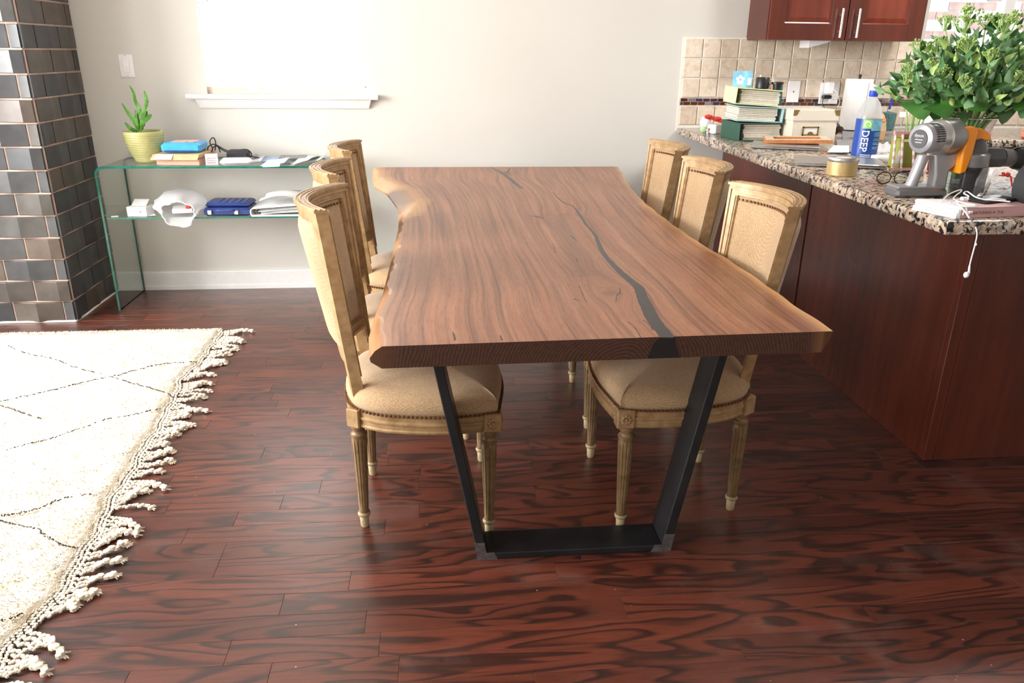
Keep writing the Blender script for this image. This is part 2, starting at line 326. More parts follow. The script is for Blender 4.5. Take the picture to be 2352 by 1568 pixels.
# ------------------------------------------------------------------ mesh builder
class MB:
    def __init__(s): s.v = []; s.f = []; s.mi = []
    def add(s, vs, fs, mi=0):
        o = len(s.v); s.v += [tuple(p) for p in vs]; s.f += [tuple(i+o for i in f) for f in fs]; s.mi += [mi]*len(fs); return s
    def box(s, lo, hi, mi=0, M_=None):
        x0, y0, z0 = lo; x1, y1, z1 = hi
        vs = [V(p) for p in ((x0,y0,z0),(x1,y0,z0),(x1,y1,z0),(x0,y1,z0),(x0,y0,z1),(x1,y0,z1),(x1,y1,z1),(x0,y1,z1))]
        if M_ is not None: vs = [M_ @ p for p in vs]
        return s.add(vs, [(0,3,2,1),(4,5,6,7),(0,1,5,4),(1,2,6,5),(2,3,7,6),(3,0,4,7)], mi)
    def cbox(s, c, size, rz=0, mi=0, M_=None, ch=0):
        mm = Matrix.Translation(c) @ Matrix.Rotation(rz, 4, 'Z')
        if M_ is not None: mm = Matrix.Translation(c) @ M_
        a = [x/2 for x in size]
        if not ch: return s.box([-x for x in a], a, mi, mm)
        # chamfered
        pts = []; x, y, z = a
        ring = [(x-ch, -y), (x, -y+ch), (x, y-ch), (x-ch, y), (-x+ch, y), (-x, y-ch), (-x, -y+ch), (-x+ch, -y)]
        ri = [(px*(1-ch/x), py*(1-ch/y)) for px, py in ring]
        layers = [[(p[0], p[1], -z) for p in ri], [(p[0], p[1], -z+ch) for p in ring], [(p[0], p[1], z-ch) for p in ring], [(p[0], p[1], z) for p in ri]]
        return s.loft([[mm @ V(p) for p in L] for L in layers], True, True, mi)
    def loft(s, rings, cap0=False, cap1=False, mi=0, close=True):
        n = len(rings[0]); vs = [p for r in rings for p in r]; fs = []
        for i in range(len(rings)-1):
            for j in range(n if close else n-1):
                k = (j+1) % n; fs.append((i*n+j, i*n+k, (i+1)*n+k, (i+1)*n+j))
        if cap0: fs.append(tuple(range(n-1, -1, -1)))
        if cap1: fs.append(tuple((len(rings)-1)*n+j for j in range(n)))
        return s.add(vs, fs, mi)
    def prism(s, pts, z0, z1, mi=0):
        a = sum(pts[i][0]*pts[(i+1) % len(pts)][1]-pts[(i+1) % len(pts)][0]*pts[i][1] for i in range(len(pts)))
        if a < 0: pts = pts[::-1]
        return s.loft([[V((x, y, z0)) for x, y in pts], [V((x, y, z1)) for x, y in pts]], True, True, mi)
    def lathe(s, prof, c=(0, 0, 0), seg=24, mi=0, mod=None, M_=None, caps=True):
        rings = []
        for r, z in prof:
            ring = []
            for j in range(seg):
                a = 2*pi*j/seg; rr = r*(mod(a, z) if mod else 1)
                p = V((rr*cos(a), rr*sin(a), z))
                ring.append((M_ @ p if M_ is not None else p)+V(c))
            rings.append(ring)
        return s.loft(rings, caps, caps, mi)
    def tube(s, pts, r, seg=8, mi=0, closed=False):
        pts = [V(p) for p in pts]; n = len(pts); rings = []; up = V((0, 0, 1)); prev = None
        for i, p in enumerate(pts):
            a = pts[(i-1) % n] if closed or i else p; b = pts[(i+1) % n] if closed or i < n-1 else p
            t = (b-a)
            if t.length < 1e-9: t = V((0, 0, 1))
            t.normalize()
            if prev is None:
                u = t.cross(up if abs(t.z) < .9 else V((1, 0, 0))).normalized()
            else:
                u = (prev-t*prev.dot(t)); u = u.normalized() if u.length > 1e-6 else t.orthogonal().normalized()
            prev = u; v_ = t.cross(u); rr = r[i] if isinstance(r, (list, tuple)) else r
            rings.append([p+u*cos(2*pi*j/seg)*rr+v_*sin(2*pi*j/seg)*rr for j in range(seg)])
        if closed: rings.append(rings[0]); return s.loft(rings, False, False, mi)
        return s.loft(rings, True, True, mi)
    def ball(s, c, r, seg=8, mi=0, sq=(1, 1, 1)):
        k = max(3, seg//2); prof = []
        rings = []
        for i in range(1, k):
            t = pi*i/k; rings.append([V(c)+V((sq[0]*r*sin(t)*cos(2*pi*j/seg), sq[1]*r*sin(t)*sin(2*pi*j/seg), -sq[2]*r*cos(t))) for j in range(seg)])
        o = len(s.v); s.loft(rings, False, False, mi)
        b0 = len(s.v); s.v += [tuple(V(c)-V((0, 0, r*sq[2]))), tuple(V(c)+V((0, 0, r*sq[2])))]
        L = o+(len(rings)-1)*seg
        for j in range(seg):
            kk = (j+1) % seg
            s.f.append((o+kk, o+j, b0)); s.f.append((L+j, L+kk, b0+1)); s.mi += [mi, mi]
        return s
    def grid(s, fn, nu, nv, mi=0, thick=0):
        vs = [V(fn(i/nu, j/nv)) for j in range(nv+1) for i in range(nu+1)]
        fs = [(j*(nu+1)+i, j*(nu+1)+i+1, (j+1)*(nu+1)+i+1, (j+1)*(nu+1)+i) for j in range(nv) for i in range(nu)]
        return s.add(vs, fs, mi)
    def mesh(s, name, mats, smooth=False, origin=(0, 0, 0), fix=True):
        me = bpy.data.meshes.new(name); o = V(origin)
        me.from_pydata([V(p)-o for p in s.v], [], s.f); 
        for mm in (mats if isinstance(mats, (list, tuple)) else [mats]): me.materials.append(M[mm] if isinstance(mm, str) else mm)
        me.polygons.foreach_set('material_index', s.mi)
        if fix:
            bm = bmesh.new(); bm.from_mesh(me); bmesh.ops.recalc_face_normals(bm, faces=bm.faces); bm.to_mesh(me); bm.free()
        if smooth:
            me.polygons.foreach_set('use_smooth', [True]*len(me.polygons))
            try: me.set_sharp_from_angle(angle=radians(smooth if smooth is not True else 40))
            except Exception: pass
        me.update(); return me
    def build(s, name, mats, parent=None, smooth=False, world=True, origin=None, rnd=None, bevel=0, solid=0, fix=True):
        if parent is not None and world: org = getloc(parent)
        else: org = V(origin) if origin is not None else V((0, 0, 0))
        me = s.mesh(name, mats, smooth, org, fix)
        if rnd is not None:
            a = me.attributes.new('rnd', 'FLOAT', 'FACE')
            a.data.foreach_set('value', rnd if isinstance(rnd, list) else [rnd]*len(me.polygons))
        o = bpy.data.objects.new(name, me); col.objects.link(o)
        if parent is not None: o.parent = parent
        elif origin is not None: o.location = origin
        if bevel:
            b = o.modifiers.new('bevel', 'BEVEL'); b.width = bevel; b.segments = 2; b.limit_method = 'ANGLE'
        if solid:
            b = o.modifiers.new('solid', 'SOLIDIFY'); b.thickness = solid; b.offset = 0
        return o
def getloc(o):
    p = V((0, 0, 0))
    while o is not None: p = p+o.location; o = o.parent
    return p
def tag(o, label=None, cat=None, group=None, kind=None):
    if label: o['label'] = label
    if cat: o['category'] = cat
    if group: o['group'] = group
    if kind: o['kind'] = kind
    return o
def thing(name, label, cat, loc=(0, 0, 0), group=None, rz=0):
    o = bpy.data.objects.new(name, None); o.empty_display_size = .05; col.objects.link(o); o.location = loc; o.rotation_euler = (0, 0, rz)
    return tag(o, label, cat, group)
def struct(o): o['kind'] = 'structure'; return o
def spl(pts, n=8, closed=False):
    pts = [V(p) for p in pts]; out = []; L = len(pts)
    rng = range(L if closed else L-1)
    for i in rng:
        p0 = pts[(i-1) % L] if closed or i else pts[0]; p1 = pts[i]; p2 = pts[(i+1) % L]; p3 = pts[(i+2) % L] if closed or i+2 < L else pts[-1]
        for k in range(n):
            t = k/n; out.append(.5*((2*p1)+(p2-p0)*t+(2*p0-5*p1+4*p2-p3)*t*t+(3*p1-p0-3*p2+p3)*t**3))
    if not closed: out.append(pts[-1])
    return out
def interp(tab, x):
    if x <= tab[0][0]: return tab[0][1]
    for (a, b), (c, d) in zip(tab, tab[1:]):
        if x <= c:
            return b+(d-b)*(x-a)/(c-a)
    return tab[-1][1]
def text_mb(txt, size, fn, mi=0, depth=.0, bold=0):
    """flat lettering; fn maps (x,y) in the text plane to a point"""
    cu = bpy.data.curves.new('t', 'FONT'); cu.body = txt; cu.size = size; cu.offset = bold; cu.resolution_u = 3
    ob = bpy.data.objects.new('t', cu); col.objects.link(ob)
    dg = bpy.context.evaluated_depsgraph_get(); me = bpy.data.meshes.new_from_object(ob.evaluated_get(dg))
    mb = MB(); mb.add([fn(v.co.x, v.co.y) for v in me.vertices], [tuple(p.vertices) for p in me.polygons], mi)
    bpy.data.objects.remove(ob); bpy.data.curves.remove(cu); bpy.data.meshes.remove(me); return mb

# ================================================================== SETTING
YW = 4.637; XL, XR, YF, ZC = -4.2, 4.6, -3.2, 2.6
def wall_with_holes(name, axis, pos, thick, a0, a1, holes, mat='wall'):
    """axis 'y': wall in x-z at y=pos..pos+thick; axis 'x': wall in y-z"""
    mb = MB(); cuts = sorted({a0, a1, *[h[0] for h in holes], *[h[1] for h in holes]})
    for c0, c1 in zip(cuts, cuts[1:]):
        mid = (c0+c1)/2; spans = [(0, ZC)]
        for h in holes:
            if h[0] < mid < h[1]: spans = [(0, h[2]), (h[3], ZC)]
        for z0, z1 in spans:
            if z1-z0 < 1e-3: continue
            if axis == 'y': mb.box((c0, pos, z0), (c1, pos+thick, z1))
            else: mb.box((pos, c0, z0), (pos+thick, c1, z1))
    return struct(mb.build(name, mat))
W1 = (-1.28, -.40, 1.125, 2.25); W2 = (2.87, 4.1, 1.36, 2.3)
wall_back = wall_with_holes('wall_back', 'y', YW, .16, XL, XR, [W1, W2])
wl = wall_with_holes('wall_left', 'x', XL-.16, .16, YF, YW, [(.95, 3.45, .77, 2.47), (-1.5, .1, .77, 2.47)])
struct(MB().box((XR, YF, 0), (XR+.16, YW+.16, ZC)).build('wall_right', 'wall'))
struct(MB().box((XL-.16, YF-.16, 0), (XR+.16, YF, ZC)).build('wall_front', 'wall'))
struct(MB().box((XL-.16, YF-.16, ZC), (XR+.16, YW+.16, ZC+.1)).build('ceiling', 'ceil'))
floor = struct(MB().box((XL-.16, YF-.16, -.1), (XR+.16, YW+.16, -.0035)).build('floor', 'gap'))
# planks, laid parallel to the back wall
PW = .083; planks = []; rest = MB(); rr = []
y = YW; row = 0
while y > YF:
    y0 = y-PW; x = XL+random.uniform(-.9, 0); 
    while x < XR:
        L = random.choice([.35, .5, .65, .8, .95, 1.2])*random.uniform(.85, 1.15); x1 = min(x+L, XR); x0 = max(x, XL)
        if x1 > x0+.02:
            d = y0
            vis = d > 1.1 and x1 > -.70*y+.02 and x0 < .85*y and y > 1.25
            # hidden: under the chimney and rug
            if vis and (x1 < -1.2 and y0 > 1.3 and y < 3.8): vis = False
            if vis and x0 > 1.75 and y0 > 2.25: vis = False
            planks.append((not vis, y, x0, x1, y0, random.random()))
        x += L
    y = y0; row += 1
planks.sort(key=lambda p: (p[0], p[1]))
cnt = 0
def plank_mb(mb, x0, x1, y0, y1):
    g = .0003; c = .0005
    lo = [(x0+g, y0+g), (x1-g, y0+g), (x1-g, y1-g), (x0+g, y1-g)]
    hi = [(x0+g+c, y0+g+c), (x1-g-c, y0+g+c), (x1-g-c, y1-g-c), (x0+g+c, y1-g-c)]
    return mb.loft([[V((a, b, -.0035)) for a, b in lo], [V((a, b, -c)) for a, b in lo], [V((a, b, 0)) for a, b in hi]], False, True)
for hid, yy, x0, x1, y0, rv in planks:
    if not hid and cnt < 300:
        plank_mb(MB(), x0, x1, y0, yy).build('plank', 'floor', floor, rnd=rv); cnt += 1
    else:
        k = len(rest.f); plank_mb(rest, x0, x1, y0, yy); rr += [rv]*(len(rest.f)-k)
tag(rest.build('planks', 'floor', floor, rnd=rr), kind='stuff')
# baseboard
bb = MB().box((-1.93, YW-.016, 0), (1.70, YW, .105)).box((-1.93, YW-.022, 0), (1.70, YW, .022)).box((-1.93, YW-.012, .105), (1.70, YW, .112))
struct(bb.build('baseboard_back', 'trim'))
# left windows: frames, out of the picture but seen by light and reflections
for i, (a, b_) in enumerate(((.95, 3.45), (-1.5, .1))):
    mb = MB(); x0, x1 = XL-.10, XL-.05
    for q in ((a, a+.05), (b_-.05, b_), ((a+b_)/2-.03, (a+b_)/2+.03)): mb.box((x0, q[0], .77), (x1, q[1], 2.47))
    for q in ((.77, .82), (2.42, 2.47)): mb.box((x0, a, q[0]), (x1, b_, q[1]))
    struct(mb.build('window_%d' % (3+i), 'trim'))
# window 1 in back wall
w1 = struct(MB().box((W1[0], YW+.115, W1[2]), (W1[1], YW+.155, W1[2]+.04)).box((W1[0], YW+.115, W1[3]-.04), (W1[1], YW+.155, W1[3]))
            .box((W1[0], YW+.115, W1[2]), (W1[0]+.035, YW+.155, W1[3])).box((W1[1]-.035, YW+.115, W1[2]), (W1[1], YW+.155, W1[3])).build('window_1', 'trim'))
MB().box((W1[0]+.03, YW+.13, W1[2]+.03), (W1[1]-.03, YW+.136, W1[3]-.03)).build('pane', 'clear', w1)
sill = MB(); sx0, sx1 = -1.385, -.335
prof = [(-.045, 1.108), (-.052, 1.118), (-.052, 1.128), (-.045, 1.134), (0, 1.134), (0, 1.108)]
sill.loft([[V((x, YW+a, z-.008)) for a, z in prof] for x in (sx0, sx1)], True, True)
sill.box((W1[0], YW-.001, 1.100), (W1[1], YW+.12, 1.126))
sill.build('window_sill', 'trim', w1, bevel=.002)
ap = MB(); pr = [(0, 1.052), (-.012, 1.052), (-.036, 1.099), (0, 1.099)]
ap.loft([[V((sx0+.045+(1.099-z)*.35*1, YW+a, z)) for a, z in pr], [V((sx1-.04-(1.099-z)*.35, YW+a, z)) for a, z in pr]], True, True)
ap.build('apron', 'trim', w1)
# pleated shade hanging in window 1
bl = thing('window_blind', 'white pleated shade glowing with daylight in the window above the glass console', 'blind', ((W1[0]+W1[1])/2, YW+.05, W1[3]))
z = 1.165; x0, x1 = W1[0]+.012, W1[1]-.012; ph = .0165
pl = MB(); pl.loft([[V((x, YW+.03+dy, zz)) for x in (x0, x1)] for dy, zz in ((0, 0), (.022, ph), (0, 2*ph), (.005, 2*ph), (.027, ph), (.005, 0))], close=False)
plm = pl.mesh('pleat', 'blind', origin=(0, 0, 0))
while z < W1[3]-.03:
    o = bpy.data.objects.new('pleat', plm); col.objects.link(o); o.parent = bl; o.location = V((0, 0, z))-bl.location; z += 2*ph
MB().box((W1[0]+.001, YW+.026, 1.1265), (W1[1]-.001, YW+.060, 1.163)).build('bottom_rail', flat('warm_shade_rail', (.80, .66, .56), .6), bl)
ch = MB()
for k in range(80): ch.ball((W1[0]+.006, YW+.018, 1.15+k*.0135), .0042, 6)
tag(ch.build('bead_chain', 'trim', bl), kind='stuff')
MB().box((W1[0]+.05, YW+.024, 1.60), (W1[0]+.056, YW+.028, 1.625)).build('cord_clip', 'kraft', bl)
# window 2 in the kitchen
w2 = MB(); 
for q in ((W2[0], W2[0]+.03), (3.40, 3.46), (W2[1]-.03, W2[1])): w2.box((q[0], YW+.09, W2[2]), (q[1], YW+.13, W2[3]))
for q in ((W2[2], W2[2]+.03), (W2[3]-.03, W2[3])): w2.box((W2[0], YW+.09, q[0]), (W2[1], YW+.13, q[1]))
w2 = struct(w2.build('window_2', 'trim'))
MB().box((W2[0]+.02, YW+.106, W2[2]+.02), (W2[1]-.02, YW+.11, W2[3]-.02)).build('pane', 'clear', w2)
MB().box((W2[0]-.02, YW-.02, W2[2]-.022), (W2[1]+.03, YW+.1, W2[2])).build('window_sill', 'trim', w2, bevel=.002)
# neighbouring brick wall outside the kitchen window
nb = struct(MB().box((2.4, 6.62, -.2), (6.6, 6.8, 3.6)).build('wall_outside', 'mortar'))
for r in range(22):
    zz = 1.05+r*.075
    for k in range(16):
        xx = 3.3+k*.215+(.1 if r % 2 else 0)
        if random.random() < .62: MB().box((xx, 6.607, zz), (xx+.2, 6.63, zz+.062)).build('brick', 'brick', nb)
# ------------------------------------------------------------------ tiled chimney breast
XC, YC = -1.94, 4.06
chim = struct(MB().box((XL+.6, YC+.0005, 0), (XC-.0005, YW, ZC)).build('wall_chimney', 'grout'))
def folded_tile(mb, a0, a1, z0, z1, ridge, place, dpt=.019):
    """a: distance along face; ridge position may lie outside a cut tile; depth bulges to the ridge"""
    W = .122; n = 5
    def dep(a): return .004+dpt*max(0, 1-abs(a-ridge)/W)**1.7
    xs = sorted({a0, a1, *[a0+(a1-a0)*i/n for i in range(n+1)], *([ridge] if a0 < ridge < a1 else [])})
    rings = []
    for a in xs:
        d = dep(a); rings.append([place(a, -.006, z0), place(a, d-.0015, z0), place(a, d, z0+.002), place(a, d, z1-.002), place(a, d-.0015, z1), place(a, -.006, z1)])
    return mb.loft(rings, True, True)
RH = .1127; g = .0045; stuff = MB(); srnd = []
fr = lambda a, d, z: V((XC-a, YC-d, z))
sd = lambda a, d, z: V((XC+d, YC+a, z))
for r in range(23):
    z0, z1 = r*RH+g, (r+1)*RH-g
    if z1 > ZC: z1 = ZC-.002
    off = .05 if r % 2 == 0 else .175
    # front face
    a = off-.25
    while a < 1.62:
        a0, a1 = max(a+g, 0.0), min(a+.25-g, 1.6); rv = random.random()
        if a1-a0 > .02:
            if a0 < .62 and z0 < 2.0: folded_tile(MB(), a0, a1, z0, z1, a+.125, fr).build('tile', 'tile', chim, smooth=20, rnd=rv)
            else:
                k = len(stuff.f); folded_tile(stuff, a0, a1, z0, z1, a+.125, fr); srnd += [rv]*(len(stuff.f)-k)
        a += .25
    a = (.05 if r % 2 else .175)-.25-.03
    while a < YW-YC:
        a0, a1 = max(a+g, 0.0), min(a+.25-g, YW-YC-.004); rv = random.random()*.9
        if a1-a0 > .02:
            if z0 < 2.0: folded_tile(MB(), a0, a1, z0, z1, a+.125, sd, .010).build('tile', 'tile', chim, smooth=20, rnd=rv)
            else:
                k = len(stuff.f); folded_tile(stuff, a0, a1, z0, z1, a+.125, sd, .010); srnd += [rv]*(len(stuff.f)-k)
        a += .25
tag(stuff.build('tiles', 'tile', chim, rnd=srnd), kind='stuff')
# thin white caulk line at the foot
tag(MB().tube([(XC-1.5, YC-.012, .004), (XC+.006, YC-.012, .004), (XC+.012, YC+.1, .004), (XC+.009, YC+.3, .005), (XC+.012, YW-.02, .004)], .006, 6).build('caulk_line', 'grout2', chim))
# ------------------------------------------------------------------ backsplash on the back wall
bsp = MB().box((1.412, YW-.006, .93), (2.85, YW+.0, 1.452)).box((2.85, YW-.006, .93), (4.4, YW, 1.338)).build('grout_bed', 'grout2', wall_back)
for (z0, z1, xe) in ((1.338, 1.446, 2.83), (1.229, 1.338, 4.0), (1.12, 1.229, 4.0), (.966, 1.076, 4.0)):
    x = 1.423
    while x+.108 < xe+.03:
        g = .003; j = [random.uniform(-.0015, .0015) for _ in range(4)]; d = random.uniform(.010, .013)
        MB().cbox((x+.054+j[0], YW-.004-d/2, (z0+z1)/2+j[1]), (.108-2*g, d, z1-z0-2*g), ch=.0028).build('tile', 'trav', wall_back, smooth=30, rnd=random.random())
        x += .1075
for r, (z0, z1) in enumerate(((1.099, 1.1165), (1.079, 1.0965))):
    x = 1.424-(.028 if r else 0)
    while x < 3.4:
        a0 = max(x, 1.423)
        if x+.0405 > a0: MB().cbox(((a0+x+.0405)/2, YW-.008, (z0+z1)/2), (x+.0405-a0, .009, z1-z0), ch=.0015).build('mosaic_tile', 'mosaic', wall_back, rnd=random.random())
        x += .0448
# ------------------------------------------------------------------ kitchen cabinets and worktop
pen = thing('kitchen_peninsula', 'dark cherry wood peninsula base with flat side panels under the granite counter', 'cabinet', (2.2, 3.4, 0))
PX, PY = 1.71, 2.293
MB().box((PX+.018, PY+.018, 0), (2.60, YW-.03, .9075)).build('carcass', 'cherry', pen)
MB().box((PX, PY+.028, 0), (PX+.018, 3.422, .9075)).build('side_panel', 'cherry', pen, bevel=.0015)
MB().box((PX, 3.436, 0), (PX+.018, YW-.024, .9075)).build('side_panel', 'cherry', pen, bevel=.0015)
MB().box((PX+.008, 3.422, 0), (PX+.02, 3.436, .9075)).build('seam_strip', 'gap', pen)
MB().box((PX-.002, PY-.003, 0), (PX+.035, PY+.028, .9075)).build('corner_post', 'cherry', pen, bevel=.003)
MB().box((PX+.037, PY, 0), (3.3, PY+.018, .9075)).build('front_panel', 'cherry', pen, bevel=.0015)
MB().box((2.60, PY+.018, 0), (3.3, 2.95, .9075)).build('carcass', 'cherry', pen)
base = thing('base_cabinet', 'cherry base cabinets along the back wall under the kitchen window', 'cabinet', (3.4, 4.3, 0))
MB().box((2.62, 4.0, .09), (4.4, YW-.026, .9075)).box((2.62, 4.05, 0), (4.4, YW-.026, .09)).build('carcass', 'cherry', base)
for k in range(4):
    xx = 2.64+k*.44; d = MB().box((xx, 3.982, .1), (xx+.43, 4.0, .88)).build('door', 'cherry2', base)
    MB().tube([(xx+.38, 3.955, .62), (xx+.38, 3.955, .80)], .006).build('handle', 'chrome', d)
top = MB()
def topslab(pts, z0=.909, z1=.95):
    e = .008
    c = V((sum(p[0] for p in pts)/len(pts), sum(p[1] for p in pts)/len(pts)))
    def ins(k):
        out = []; n = len(pts)
        for i in range(n):
            a, b_, d = V(pts[i-1]), V(pts[i]), V(pts[(i+1) % n]); n1 = (b_-a).normalized(); n2 = (d-b_).normalized()
            n1 = V((-n1.y, n1.x)); n2 = V((-n2.y, n2.x)); h = (n1+n2); h = h/ max(.3, h.dot(n1)); out.append(b_+h*k)
        return out
    L = []
    for k, z in ((e, z0), (e*.3, z0+e*.3), (0, z0+e), (0, z1-e), (e*.3, z1-e*.3), (e, z1)):
        L.append([V((p.x, p.y, z)) for p in ins(k)])
    top.loft(L, True, True)
topslab([(1.352, 1.922), (3.3, 1.905), (3.3, 2.98), (2.66, 2.98), (2.66, 3.95), (4.42, 3.95), (4.42, YW-.008), (1.42, YW-.008)])
ct = top.build('granite_worktop', 'granite', smooth=30, origin=(2.2, 3.4, .909))
tag(ct, 'speckled beige and black granite worktop with rounded edge on the cherry base', 'worktop')
# upper cabinet
UC = thing('wall_cabinet', 'dark cherry wall cabinet with two framed doors above the tiled backsplash', 'cabinet', (2.25, 4.5, 1.44))
UY = 4.335
MB().box((1.787, UY+.02, 1.438), (2.67, YW-.001, 2.3)).build('carcass', 'cherry', UC)
for s_, (a, b_) in enumerate(((1.790, 2.224), (2.229, 2.666))):
    dm = MB(); z0, z1 = 1.438, 2.29; fw_ = .085; y0, y1 = UY, UY+.02
    dm.box((a, y0, z0), (a+fw_, y1, z1)).box((b_-fw_, y0, z0), (b_, y1, z1)).box((a+fw_, y0, z0), (b_-fw_, y1, z0+fw_)).box((a+fw_, y0, z1-fw_), (b_-fw_, y1, z1))
    door = dm.build('door', 'cherry', UC, bevel=.0015)
    i0, i1, j0, j1 = a+fw_, b_-fw_, z0+fw_, z1-fw_
    pn = MB(); pn.loft([[V((x, yy, zz)) for x, zz in ((i0+k, j0+k), (i1-k, j0+k), (i1-k, j1-k), (i0+k, j1-k))] for k, yy in ((0, UY+.014), (.006, UY+.016), (.03, UY+.009))], False, True)
    pn.build('panel', 'cherry2', door)
    hx = b_-.045 if s_ == 0 else a+.045
    hm = MB().tube([(hx, UY-.032, 1.452), (hx, UY-.032, 1.598)], .0062, 10)
    for zz in (1.482, 1.567): hm.tube([(hx, UY-.032, zz), (hx, UY, zz)], .0042, 8)
    hm.build('handle', 'chrome', door, smooth=True)
fx = thing('cabinet_downlight', 'small white folded fixture fixed under the wall cabinet', 'light', tuple(Q(1872, 98, 4.45)))
a = Q(1850, 97, 4.45); b_ = Q(1899, 99, 4.45)
MB().add([(a.x, 4.40, 1.437), (b_.x, 4.40, 1.437), (b_.x, 4.52, 1.437), (a.x, 4.52, 1.437), (a.x, 4.40, 1.40), (b_.x-.02, 4.40, 1.428), (b_.x-.02, 4.52, 1.428), (a.x, 4.52, 1.40)], [(0,1,2,3), (4,5,6,7), (0,1,5,4), (2,3,7,6), (0,3,7,4), (1,2,6,5)]).build('shade', 'white', fx)
MB().box((a.x+.04, 4.395, 1.405), (b_.x, 4.51, 1.412)).box((b_.x-.006, 4.40, 1.40), (b_.x, 4.52, 1.437)).build('lens_cover', 'plastic_clear', fx)
# ------------------------------------------------------------------ wall plates
def plate(name, label, cat, cx, cz, wd, ht, y=YW):
    t = thing(name, label, cat, (cx, y, cz))
    MB().cbox((cx, y-.003, cz), (wd, .006, ht), ch=.002).build('cover_plate', 'white', t, smooth=20)
    return t
t = plate('light_switch', 'white rocker light switch on the wall above the potted cactus', 'switch', -1.687, 1.27, .075, .118)
MB().box((-1.706, YW-.0075, 1.235), (-1.668, YW-.005, 1.305)).build('switch_frame', 'trim', t)
MB().add([(-1.703, YW-.0075, 1.239), (-1.671, YW-.0075, 1.239), (-1.671, YW-.0085, 1.301), (-1.703, YW-.0085, 1.301), (-1.703, YW-.013, 1.27), (-1.671, YW-.013, 1.27)], [(0,1,5,4), (4,5,2,3), (0,4,3), (1,2,5)]).build('rocker', 'white', t)
for zz in (1.217, 1.323): MB().lathe([(.003, -.0015), (.003, .0015)], (-1.687, YW-.0065, zz), 10, M_=Matrix.Rotation(pi/2, 4, 'X')).build('screw', 'silver', t)
YT = YW-.0155
t = plate('wall_outlet', 'white blank jack plate on the backsplash behind the linen box', 'outlet', 2.103, 1.158, .075, .122, YT)
MB().lathe([(.004, -.0015), (.004, .0015)], (2.103, YT-.0065, 1.158), 10, M_=Matrix.Rotation(pi/2, 4, 'X')).build('jack', 'dgray', t)
t = plate('wall_outlet', 'double white outlet plate with two chargers plugged in', 'outlet', 2.325, 1.150, .118, .122, YT)
for zz in (1.128, 1.172): MB().cbox((2.36, YT-.0075, zz), (.034, .004, .028), ch=.001).build('socket', 'trim', t)
c = thing('phone_charger', 'white cube charger with white cable plugged in the outlet', 'charger', (2.312, YT-.03, 1.18), 'chargers in the kitchen outlet')
MB().cbox((2.312, YT-.026, 1.180), (.045, .04, .07), ch=.006).build('plug_body', 'white', c, smooth=20)
MB().tube(spl([(2.325, YT-.046, 1.175), (2.345, YT-.07, 1.15), (2.375, YT-.05, 1.10), (2.37, YT-.04, 1.07)], 6), .0022, 6).build('cable', 'white', c, smooth=True)
c = thing('phone_charger', 'small black plug with thin cable below the white charger', 'charger', (2.305, YT-.03, 1.125), 'chargers in the kitchen outlet')
MB().cbox((2.305, YT-.020, 1.130), (.05, .028, .02), ch=.003).build('plug_body', 'black', c)
MB().tube(spl([(2.28, YT-.034, 1.128), (2.275, YT-.045, 1.09), (2.31, YT-.04, 1.05), (2.35, YT-.05, 1.0), (2.36, YT-.1, .954)], 6), .0018, 6).build('cable', 'black', c, smooth=True)

# ================================================================== DINING TABLE
TZ = .76; TH = .052; YT0 = 1.592; YT1 = 4.355
left_o = [(1.585, -.160), (1.716, -.173), (1.858, -.171), (1.95, -.163), (2.254, -.161), (2.595, -.159), (2.883, -.158), (3.18, -.171), (3.336, -.186), (3.55, -.225), (3.671, -.250), (3.877, -.323), (4.05, -.345), (4.197, -.358), (4.36, -.372)]
left_i = [(1.585, .034), (1.75, .022), (2.0, .016), (2.9, .018), (3.1, .04), (3.3, .085), (3.55, .095), (3.75, .075), (3.9, .05), (4.05, .03), (4.36, .025)]
right_o = [(1.60, .906), (1.807, .899), (2.033, .901), (2.285, .893), (2.461, .876), (2.766, .870), (3.0, .872), (3.224, .877), (3.5, .897), (3.76, .925), (4.1, .975), (4.36, 1.007)]
knots = [(P(1297, 492, TZ), .10, .06, .5), (P(1400, 672, TZ), .085, .10, -.8), (P(1340, 620, TZ), .05, .09, .5), (P(1165, 398, TZ), .12, .35, .8), (P(1240, 497, TZ), .05, .10, .5)]
def grain_of(x, y):
    xl = interp(left_o, y)+.02; xr = interp(right_o, y); u = (x-xl)/(xr-xl)
    gx = u*1.12+.018*sin(y*2.1+u*4)+.02*sin(y*.9+1)
    gy = y
    for k, rx, ry, amp in knots:
        dx = (x-k.x)/rx; dy = (y-k.y)/ry; d2 = dx*dx+dy*dy
        gx += amp*.055*exp(-d2)*(1 if dx > 0 else -1)*min(1, abs(dx)*2)+.02*amp*exp(-d2*.35)
        gy += .25*amp*exp(-d2)
    return gx, gy
table = thing('dining_table', 'large live-edge walnut dining table with black resin river and steel frame legs', 'table', (.37, 2.95, 0))
NC, NR = 110, 150
verts = []; grn = []; sapv = []; knv = []; faces = []; fmi = []
